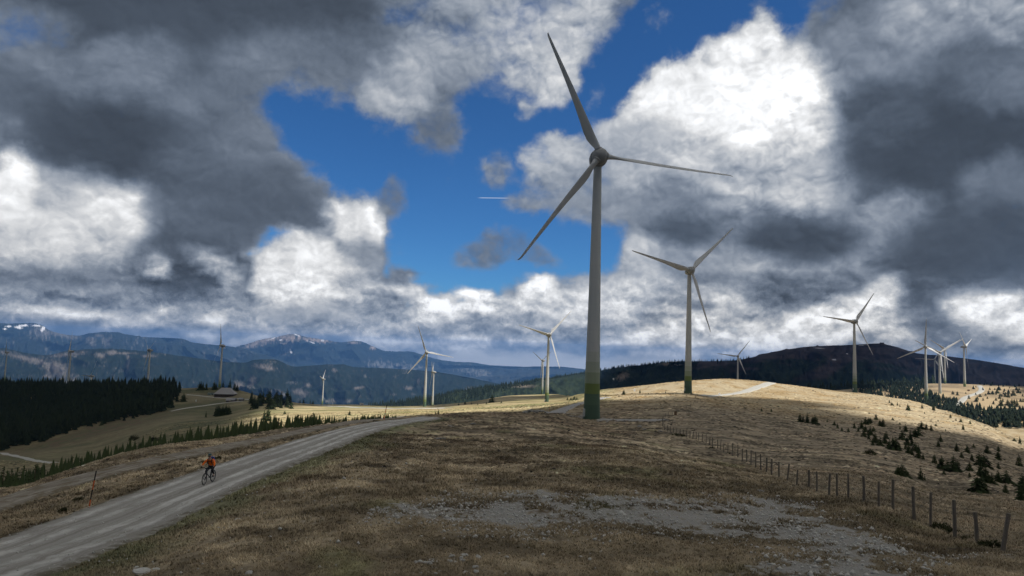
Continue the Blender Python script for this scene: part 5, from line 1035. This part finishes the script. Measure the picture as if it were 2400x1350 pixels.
# ------------------------------------------------------------------ grass
def grass():
    g = np.random.default_rng(5); n = 210000; y = 15.5*np.exp(g.random(n)*math.log(78/15.5)); a = g.uniform(-.86, .86, n); x = a*y
    z = Zf(x, y); col, gr = ground_color(x, y, z)
    k = (road_mask(x, y, .8) < .35) & (g.random(n) > gr*1.5) & (fbm(x/.8, y/.8, 3, 41)+g.random(n)*.7 > .05)
    x, y, z, col = x[k], y[k], z[k], col[k]; n = len(x); nb = 4
    h = (.05+.07*g.random((n, nb)))*(1+.5*fbm(x/2, y/2, 2, 8))[:, None]*np.clip(y/30, .75, 1.4)[:, None]; ang = g.random((n, nb))*6.28; lean = h*(.5+.9*g.random((n, nb))); wd = (.010+.012*g.random((n, nb)))*np.clip(y/24, .8, 2.4)[:, None]
    ox = x[:, None]+g.normal(size=(n, nb))*.035; oy = y[:, None]+g.normal(size=(n, nb))*.035; px_, py_ = -np.sin(ang), np.cos(ang)
    A = np.stack([ox+px_*wd, oy+py_*wd, np.broadcast_to(z[:, None]-.01, ox.shape)], -1); B = np.stack([ox-px_*wd, oy-py_*wd, np.broadcast_to(z[:, None]-.01, ox.shape)], -1)
    T_ = np.stack([ox+np.cos(ang)*lean, oy+np.sin(ang)*lean, z[:, None]+h], -1); V = np.stack([A, B, T_], 2).reshape(-1, 3); F = np.arange(len(V)).reshape(-1, 3)
    var = (.75+.6*g.random((n, nb, 1, 1))); straw = g.random((n, nb, 1, 1)) < .25
    cc = col[:, None, None, :]*var*1.42; cc = np.where(straw, cc*.5+np.array([.30, .235, .135])*.5, cc); cc = np.broadcast_to(cc, (n, nb, 3, 3)).reshape(-1, 3)
    mt = bpy.data.materials.new('dry grass'); mt.use_nodes = True; t = NT(mt.node_tree); b = t.N['Principled BSDF']; b.inputs['Roughness'].default_value = .9; b.inputs['Specular IOR Level'].default_value = .1
    t.put(b.inputs['Base Color'], t.n('ShaderNodeAttribute', attribute_name='tint').outputs['Color'])
    o = mesh_obj('grass', V, F, mt, None, False); color_attr(o, 'tint', np.c_[cc, np.ones(len(cc))]); tag(o, 'short dry brown mountain grass covering the foreground', 'grass', kind='stuff')
grass()

def clumps():
    g = np.random.default_rng(15); n = 150000; y = 45*np.exp(g.random(n)*math.log(640/45)); a = g.uniform(-.84, .84, n); x = a*y; z = Zf(x, y)
    k = (road_mask(x, y, .8) < .2) & (z > -80) & (fbm(x/6, y/6, 3, 44)+fbm(x/1.3, y/1.3, 2, 45)*.6+.35*g.normal(size=n) > .02)
    x, y, z = x[k], y[k], z[k]; col, gr = ground_color(x, y, z); n = len(x); w = (.16+.25*g.random(n))*np.clip(y/70, .7, 5)**.62; h = w*(.22+.25*g.random(n)); sd_ = 5
    a = np.linspace(0, 2*np.pi, sd_, endpoint=False)[None]+g.random((n, 1))*6; rr = w[:, None]*(.7+.6*g.random((n, sd_)))
    ring = np.stack([x[:, None]+rr*1.25*np.cos(a), y[:, None]+rr*np.sin(a), np.broadcast_to(z[:, None]-.03, a.shape)-.05*w[:, None]], -1); tip = np.stack([x+w*.5*g.normal(size=n).clip(-1, 1), y+w*.4*g.normal(size=n).clip(-1, 1), z+h], -1)[:, None]
    V = np.concatenate([ring, tip], 1).reshape(-1, 3); j = np.arange(sd_)[None]; b = np.arange(n)[:, None]*(sd_+1); F = np.stack([b+j, b+(j+1) % sd_, np.broadcast_to(b+sd_, (n, sd_))], -1).reshape(-1, 3)
    v_ = g.normal(size=(n, 1))*.38; cc = np.clip(col*(1.0+v_), .015, .6); cc = np.repeat(cc, sd_+1, 0)
    o = mesh_obj('heath', V, F, bpy.data.materials['dry grass'], None, False); color_attr(o, 'tint', np.c_[cc, np.ones(len(cc))]); tag(o, 'tussocks of dry grass and heather over the slopes', 'heath', kind='stuff')
clumps()

# ------------------------------------------------------------------ bushes
M_bush = needle_mat('juniper', (.022, .03, .014), (.06, .062, .028))
def bush_me(seed, n=420):
    g = np.random.default_rng(seed); V = []; F = []
    for i in range(n):
        th = g.random()*6.28; ph_ = math.acos(g.random()); rr = .5*(.55+.45*g.random())*(1+.25*math.sin(3*th+seed)); c = np.array([rr*math.sin(ph_)*math.cos(th), rr*math.sin(ph_)*math.sin(th), rr*math.cos(ph_)*.9])
        d = c/np.linalg.norm(c)+g.normal(size=3)*.35+np.array([0, 0, .35]); d /= np.linalg.norm(d); s_ = np.cross(d, g.normal(size=3)); s_ /= np.linalg.norm(s_); L = .10+.08*g.random(); b = len(V)
        V += [c-s_*.022, c+s_*.022, c+d*L+s_*.010, c+d*L*1.1]; F += [(b, b+1, b+2, b+3)]
    m_ = MB().add(V, F)
    for i in range(7):
        a = g.random()*6.28; m_.tube([(0, 0, -.08), (.15*math.cos(a), .15*math.sin(a), .2), (.3*math.cos(a), .3*math.sin(a), .38)], [.016, .011, .004], 5)
    o = mesh_obj('bush', m_.V, m_.F, M_bush, None, False); me = o.data; bpy.data.objects.remove(o); return me
BM = [bush_me(k) for k in range(3)]
for (u, v, w, f, dm), lb in zip([(2203,1243,46,.75,0),(2233,1251,34,.8,0),(2266,1266,22,.9,0),(2327,1284,50,.7,0),(2305,1278,24,.7,0),(2079,1187,15,.5,0),(1668,1051,14,.5,0),(1707,1064,10,.6,0),(1590,1022,30,.4,0),(148,1201,20,1.3,0),(184,1173,24,.7,0),(442,1094,14,.6,0),(511,1078,18,1.1,0),(478,1086,18,.7,0),(325,1133,8,1,0),(60,1204,8,1,0),(313,1033,22,1.1,250),(361,1036,20,1.2,250),(2040,1066,28,.8,0)],
    ['dark twiggy bush at the fence between the third and fourth nearest posts', 'dark bush right next to the twiggy one at the third nearest post', 'small low bush at the foot of the second nearest post', 'dark spiky bush at the fence between the two nearest posts', 'small bush left of the spiky bush at the fence', 'tiny low bush at the fence foot below the gravelly slope', 'tiny dark bush in the middle of the fence line', 'tiny dark shrub at the far middle of the fence', 'low pile of brushwood at the bend of the fence', 'upright dark shrub left of the orange marker pole', 'low green bush between the shrub and the marker pole', 'small low bush on the verge left of the cyclist', 'dark shrub directly behind the cyclist', 'low bush at the left behind the shoulder of the cyclist', 'tiny dark shrub in the verge between pole and cyclist', 'tiny shrub on the old track edge at the far left', 'round dark bush in the olive meadow, left of two', 'round dark bush in the olive meadow, right of two', 'round dark bush alone on the brown slope behind the fence']):
    p, D = ground(u, v, f=Zf, dmin=dm); w_ = w*D/FPX; o = bpy.data.objects.new('bush', random.choice(BM)); C.objects.link(o); o.location = p; o.rotation_euler = (0, 0, random.random()*6); o.scale = (w_, w_, w_*f); tag(o, lb, 'bush', 'low bushes')

# ------------------------------------------------------------------ marker poles, signs
M_or = material('orange marker paint', (.62, .115, .025), .5, .12, 8); M_blk = material('black marker paint', (.012, .012, .014), .5, .2, 8)
def marker_pole(u, v, hpx, du, label, dmin=0, bands=(0, .23, .50, .74, 1)):
    p, D = ground(u, v, f=Zf, dmin=dmin); h = hpx*D/FPX; dx = du*D/FPX; r_ = empty('marker_pole', p)
    for i, (a, b) in enumerate(zip(bands[:-1], bands[1:])):
        A = Vector((dx*a, .05*a, h*a-(.3 if i == 0 else 0))); B = Vector((dx*b, .05*b, h*b)); MB().tube([A, B], .034 if D < 70 else .05, 10).build('orange_band' if i % 2 == 0 else 'black_band', M_or if i % 2 == 0 else M_blk, r_)
    tag(r_, label, 'marker pole', 'snow marker poles')
marker_pole(208, 1191, 86, 9, 'tall leaning orange and black snow pole on the verge at the left')
marker_pole(899, 985, 36, 6, 'thin reddish snow pole standing where both tracks meet at the crest', bands=(0, .3, .5, .8, 1))
marker_pole(1287, 968, 17, 1, 'very thin dark pole beside the rock outcrop left of nearest turbine', 150)
M_sign = material('white sign', (.75, .76, .76), .5, .05, 4); M_brown = material('brown board', (.13, .075, .04), .8, .2, 5)
def signpost(u, v, w, h, hp, label, mat, D=None, dmin=100, name='sign'):
    if D is None: p, D = ground(u, v, f=Zf, dmin=dmin)
    else: q = at(u, v, D); p = np.array([q[0], q[1], float(Zf(q[0], q[1]))])
    s_ = D/FPX; r_ = empty(name, p); MB().tube([(0, 0, -.3), (0, 0, hp*s_)], .05+.00006*D, 8).build('post', M_steel, r_)
    MB().box((0, -.1, (hp-h/2)*s_), (w*s_, .06, h*s_)).build('board', mat, r_, False, .01); tag(r_, label, 'sign')
signpost(1487, 919, 4, 6, 8, 'small white sign on the sunlit meadow right of the nearest tower', M_sign, dmin=250)
signpost(459, 951, 2.6, 4.5, 5, 'small white sign beside the path on the hut hill', M_sign, D=1000)
signpost(1583, 974, 6, 9, 10, 'brown wooden board post at the fence corner', M_brown, dmin=120)
signpost(2270, 920, 6, 3.5, 7, 'dark information board beside the winding road on the plateau', M_brown, dmin=900)
signpost(1686, 926, 4, 3, 5, 'small white box with dark post beside the bright road', M_sign, dmin=300)

# ------------------------------------------------------------------ huts
M_shingle = material('weathered grey shingle', (.30, .29, .29), .8, .15, .6, .03); M_hutwall = material('dark timber wall', (.07, .055, .045), .85, .25, 1.2); M_cont = material('pale grey green cabin', (.20, .26, .24), .6, .1, .8); M_glass = material('dark window glass', (.03, .035, .045), .15, .1, 1, spec=.6)
def hut(u, v, D, L, W, hw, hr, rz, label, hip=.0, name='mountain_hut', wall=M_hutwall, roofm=M_shingle, eave=1.2, windows=4, z=None):
    q = at(u, v, D); p = np.array([q[0], q[1], float(Zf(q[0], q[1])) if z is None else z]); r_ = empty(name, p, rz)
    MB().box((0, 0, hw/2-1), (L, W, hw+2)).build('wall', wall, r_, False)
    ex, ey = L/2+eave, W/2+eave; rx = ex*(1-hip); zz = hw-.15; th = .22
    if hr > 0:
        top = [(-rx if hip else -ex, 0, zz+hr), (rx if hip else ex, 0, zz+hr)]; V = [(-ex, -ey, zz), (ex, -ey, zz), (ex, ey, zz), (-ex, ey, zz)]+top
        V2 = [(a, b, c-th) for a, b, c in V]; F = [(0, 1, 5, 4), (2, 3, 4, 5), (1, 2, 5), (3, 0, 4)]; F2 = [tuple(i+6 for i in f[::-1]) for f in F]; rim = [(1, 0, 6, 7), (2, 1, 7, 8), (3, 2, 8, 9), (0, 3, 9, 6)]
        MB().add(V+V2, F+F2+rim).build('roof', roofm, r_, False)
    else: MB().box((0, 0, hw+.1), (L+.6, W+.6, .25)).build('roof', roofm, r_, False)
    for i in range(windows):
        x = -L/2+L*(i+.6)/(windows+.2); MB().box((x, -W/2-.03, hw*.55), (min(1.3, L/windows*.5), .08, 1.1)).build('window', M_glass, r_, False)
    MB().box((L/2-L*.12, -W/2-.04, 1.0), (1.0, .09, 2.0)).build('door', M_brown, r_, False)
    tag(r_, label, 'hut'); return r_
hut(528, 936, 1085, 29, 17, 4.6, 9.5, R(4), 'large hut with grey hipped roof below the turbine on the hut hill', .58)
hut(494, 930, 1095, 9.5, 3, 3.3, 0, R(2), 'flat pale grey cabin left of the hipped roof building', 0, 'cabin', M_cont, M_cont, windows=2)
hut(534, 949, 1010, 5.5, 5, 2.6, 3.2, R(20), 'left of the little huts with light grey roofs below the big one', 0, eave=.6, windows=1)
hut(547, 949, 1010, 6.5, 5, 2.6, 3.2, R(-15), 'middle little hut with light grey roof below the big one', 0, eave=.6, windows=1)
hut(565, 950, 1005, 6, 4.5, 2.4, 2.4, R(-12), 'right little hut with light grey roof beside the trees', 0, eave=.5, windows=1)
hut(847, 953, 1230, 6, 4, 2.6, 1.8, R(10), 'tiny pale hut beside the meadow road', 0, eave=.4, windows=1, wall=M_sign)
zc = lambda u, v, D: at(u, v, D)[2]
hut(1578, 851, 3370, 34, 14, 7, 5, R(8), 'pale lodge on the forested skyline ridge left of the second tower', 0, 'lodge', M_sign, M_shingle, windows=5, z=zc(1578, 853, 3370))
hut(1556, 853, 3350, 16, 10, 6, 4, R(-10), 'smaller lodge left of the pale one on the skyline ridge', 0, 'lodge', M_cont, M_shingle, windows=3, z=zc(1556, 855, 3350))
hut(2067, 805, 4270, 22, 12, 5, 5, R(5), 'tiny dark summit hut on top of the broad dark mountain', 0, 'summit_hut', M_hutwall, M_hutwall, windows=3, z=zc(2067, 806.5, 4270))

# ------------------------------------------------------------------ cyclist and bicycle
M_tyre = material('tyre rubber', (.015, .015, .016), .8, .1); M_frame = material('dark bicycle frame', (.022, .024, .03), .35, .1, spec=.5); M_rim = material('rim', (.10, .10, .11), .4, .1, metal=.6)
M_jacket = material('orange jacket', (.86, .17, .015), .7, .12, 12, .004); M_trous = material('black trousers', (.014, .015, .02), .8, .2, 10); M_skin = material('skin', (.52, .32, .24), .55, .06, 20); M_helm = material('dark green helmet', (.02, .07, .075), .35, .2, 14)
M_pack = material('blue rucksack', (.02, .06, .26), .7, .2, 12); M_harn = material('black straps', (.015, .015, .017), .8, .1); M_glove = material('black glove', (.02, .02, .024), .8, .1); M_shoe = material('dark shoe', (.03, .03, .03), .7, .1); M_hair = material('brown hair', (.04, .025, .015), .8, .1)
pc, Dc = ground(489, 1136, f=Zf); pc = pc+np.array([0, 0, .10])
hd = math.atan2(-1, -.03)
bike = empty('bicycle', pc, hd); tag(bike, 'black mountain bicycle ridden towards the viewer on the gravel road', 'bicycle')
def wheel(x, ang=0):
    t_ = MB().torus((0, 0, 0), .335, .026, (0, 1, 0), 40, 8).build('wheel', M_tyre, bike); t_.location = (x, 0, .36); t_.rotation_euler = (0, 0, ang)
    MB().torus((0, 0, 0), .305, .012, (0, 1, 0), 40, 6).build('rim', M_rim, t_); sp_ = MB()
    for k in range(20):
        a = 2*math.pi*k/20; sp_.tube([(.03*math.cos(a+.5), .02*(-1)**k, .03*math.sin(a+.5)), (.3*math.cos(a), 0, .3*math.sin(a))], .0016, 4)
    sp_.tube([(0, -.06, 0), (0, .06, 0)], .025, 10).tube([(0, .035, 0), (0, .04, 0)], .085, 20).build('spokes', M_rim, t_)
wheel(-.52); wheel(.63, .05)
bb = (-.08, 0, .34); hdl = (.40, 0, .92); sta = (-.27, 0, .84); htb = (.46, 0, .74)
fr = MB().tube([bb, htb], [.032, .028], 10).tube([sta, (.395, 0, .88)], .02, 10).tube([bb, sta], .02, 10).tube([hdl, htb], .027, 10)
for sy in (-1, 1): fr.tube([(-.52, sy*.065, .36), (-.1, sy*.04, .34)], .013, 8).tube([(-.52, sy*.065, .36), (-.25, sy*.03, .74)], .012, 8)
fr.build('frame', M_frame, bike)
fk = MB().tube([htb, (.475, 0, .70)], .024, 8).tube([(.475, -.07, .70), (.475, .07, .70)], .022, 8)
for sy in (-1, 1): fk.tube([(.475, sy*.065, .72), (.55, sy*.065, .53), (.63, sy*.065, .36)], [.021, .019, .014], 8)
fk.build('fork', M_frame, bike)
MB().tube([hdl, (.43, 0, 1.0)], .018, 8).tube([(.36, -.38, 1.02), (.42, -.2, 1.015), (.45, 0, 1.0), (.42, .2, 1.015), (.36, .38, 1.02)], .0135, 8).build('handlebar', M_frame, bike)
MB().tube([sta, (-.31, 0, .95)], .014, 8).box((-.30, 0, .965), (.25, .12, .04)).build('saddle', M_harn, bike, bev=.02)
cr_ = MB().torus((-.08, .06, .34), .075, .006, (0, 1, 0), 24, 5).tube([(-.08, -.07, .34), (-.08, .07, .34)], .022, 10).tube([(-.08, -.085, .34), (.09, -.095, .32)], .012, 6).tube([(-.08, .085, .34), (-.25, .095, .36)], .012, 6)
cr_.box((.09, -.15, .32), (.10, .09, .02)).box((-.25, .15, .36), (.10, .09, .02)); cr_.build('cranks', M_frame, bike)
MB().box((.50, 0, .98), (.05, .09, .07)).build('lamp', M_blk, bike, bev=.01)
def skin(name, J, E, mat, parent, sub=2):
    me = bpy.data.meshes.new(name); me.from_pydata([j[0] for j in J], E, []); o = bpy.data.objects.new(name, me); C.objects.link(o)
    m_ = o.modifiers.new('skin', 'SKIN'); m_.use_smooth_shade = True; sv = me.skin_vertices[0].data
    for i, j in enumerate(J): sv[i].radius = (j[1], j[1]*(j[2] if len(j) > 2 else 1)); sv[i].use_root = (i == 0)
    ss = o.modifiers.new('sub', 'SUBSURF'); ss.levels = sub; ss.render_levels = sub
    bpy.context.view_layer.update(); dg = bpy.context.evaluated_depsgraph_get(); ev = bpy.data.meshes.new_from_object(o.evaluated_get(dg)); o.modifiers.clear(); o.data = ev
    ev.materials.clear(); ev.materials.append(mat); ev.polygons.foreach_set('use_smooth', [True]*len(ev.polygons)); o.parent = parent; return o
rider = empty('person', pc, hd); tag(rider, 'cyclist in bright orange jacket, dark helmet and black trousers riding down the gravel road', 'person')
pel, che, nck, hed = (-.27, 0, 1.02), (-.03, 0, 1.38), (.05, 0, 1.52), (.12, 0, 1.66)
J = [(pel, .135, .9), ((-.17, 0, 1.18), .13, .85), (che, .15, .8), (nck, .06), ((.085, 0, 1.58), .055), ((.11, 0, 1.64), .085), ((.12, 0, 1.73), .088)]; E = [(0, 1), (1, 2), (2, 3), (3, 4), (4, 5), (5, 6)]
for sy in (-1, 1):
    b = len(J); J += [((-.02, sy*.19, 1.42), .062), ((.13, sy*.34, 1.24), .046), ((.30, sy*.37, 1.08), .034)]; E += [(2, b), (b, b+1), (b+1, b+2)]
    ft = (.09, -.15, .35) if sy < 0 else (-.25, .15, .39); kn = (.13, -.16, .76) if sy < 0 else (.02, .17, .80)
    b = len(J); J += [((-.25, sy*.10, .97), .095), (kn, .062), ((ft[0]-.06, ft[1], ft[2]+.09), .040), ((ft[0]+.08, ft[1], ft[2]+.03), .036)]; E += [(0, b), (b, b+1), (b+1, b+2), (b+2, b+3)]
body = skin('body', J, E, M_skin, rider)
for sy in (-1, 1):                       # hands: palm, four fingers closed round the grip, thumb underneath
    hj = [((.30, sy*.37, 1.08), .030, .8), ((.345, sy*.36, 1.055), .036, .55)]; he = [(0, 1)]
    for f_, L_ in enumerate((.030, .034, .032, .026)):
        yy = sy*(.335+.019*f_); b = len(hj); hj += [((.37, yy, 1.055), .0095), ((.37+L_*.8, yy, 1.045), .009), ((.385+L_*.5, yy, 1.005), .0085), ((.36, yy, .995), .008)]; he += [(1, b), (b, b+1), (b+1, b+2), (b+2, b+3)]
    b = len(hj); hj += [((.345, sy*.32, 1.035), .011), ((.365, sy*.31, 1.0), .0095)]; he += [(1, b), (b, b+1)]
    skin('glove', hj, he, M_glove, rider, 1)
jk = [((-.25, 0, 1.06), .155, .9), ((-.16, 0, 1.19), .150, .88), (che, .168, .82), ((.04, 0, 1.495), .085)]; je = [(0, 1), (1, 2), (2, 3)]
for sy in (-1, 1):
    b = len(jk); jk += [((-.02, sy*.195, 1.42), .080), ((.13, sy*.345, 1.24), .064), ((.275, sy*.37, 1.10), .050)]; je += [(2, b), (b, b+1), (b+1, b+2)]
skin('jacket', jk, je, M_jacket, rider)
tj = [((-.27, 0, 1.03), .150, .92)]; te_ = []
for sy in (-1, 1):
    ft = (.09, -.15, .35) if sy < 0 else (-.25, .15, .39); kn = (.13, -.16, .76) if sy < 0 else (.02, .17, .80)
    b = len(tj); tj += [((-.25, sy*.10, .97), .112), (kn, .080), ((ft[0]-.06, ft[1], ft[2]+.12), .055)]; te_ += [(0, b), (b, b+1), (b+1, b+2)]
    skin('shoe', [((ft[0]-.09, ft[1], ft[2]+.045), .044), ((ft[0]+.02, ft[1], ft[2]+.04), .044), ((ft[0]+.13, ft[1], ft[2]+.03), .034)], [(0, 1), (1, 2)], M_shoe, rider, 1)
skin('trousers', tj, te_, M_trous, rider)
hm = MB(); V = []; F = []; n = 20
for i in range(8):
    ph_ = math.pi/2*i/7.5
    for k in range(n):
        a = 2*math.pi*k/n; V.append((.12+.138*math.sin(ph_+.06)*math.cos(a)*(1.12 if math.cos(a) > 0 else 1.0), .112*math.sin(ph_+.06)*math.sin(a), 1.735+.115*math.cos(ph_)))
for i in range(7):
    for k in range(n): F.append((i*n+k, i*n+(k+1) % n, (i+1)*n+(k+1) % n, (i+1)*n+k))
F.append(tuple(range(n))); F.append(tuple(range(7*n, 8*n))[::-1]); hm.add(V, F).build('helmet', M_helm, rider)
MB().torus((.12, 0, 1.685), .088, .022, (0, 0, 1), 20, 6).build('hair', M_hair, rider)
fc = MB().tube([(.195, 0, 1.685), (.215, 0, 1.66), (.20, 0, 1.65)], [.006, .013, .009], 8).build('nose', M_skin, rider)
MB().tube([(.19, -.028, 1.625), (.197, 0, 1.622), (.19, .028, 1.625)], .006, 6).build('mouth', material('lips', (.35, .14, .12), .5, .05), rider)
MB().tube([(.165, -.08, 1.70), (.205, -.04, 1.70), (.212, 0, 1.698), (.205, .04, 1.70), (.165, .08, 1.70)], .018, 8).build('glasses', M_blk, rider)
for sy in (-1, 1): MB().tube([(.10, sy*.088, 1.69), (.105, sy*.098, 1.67), (.11, sy*.09, 1.65)], [.012, .014, .008], 6).build('ear', M_skin, rider)
pack = empty('backpack', pc, hd); tag(pack, 'blue backpack with black chest straps worn by the cyclist', 'backpack')
pk = MB().box((0, 0, 0), (.20, .32, .46)).build('bag', M_pack, pack, bev=.07); pk.location = (-.245, 0, 1.40); pk.rotation_euler = (0, R(28), 0)
ps = MB().box((0, 0, 0), (.07, .24, .20)).build('pocket', M_pack, pack, bev=.03); ps.location = (-.365, 0, 1.42); ps.rotation_euler = (0, R(28), 0)
for sy in (-1, 1): MB().tube([(-.20, sy*.12, 1.52), (-.06, sy*.125, 1.575), (.075, sy*.12, 1.47), (.10, sy*.11, 1.36), (.02, sy*.13, 1.22), (-.12, sy*.16, 1.14)], .026, 8).build('strap', M_harn, pack)
MB().tube([(.105, -.12, 1.36), (.135, 0, 1.36), (.105, .12, 1.36)], .018, 8).build('chest_strap', M_harn, pack)
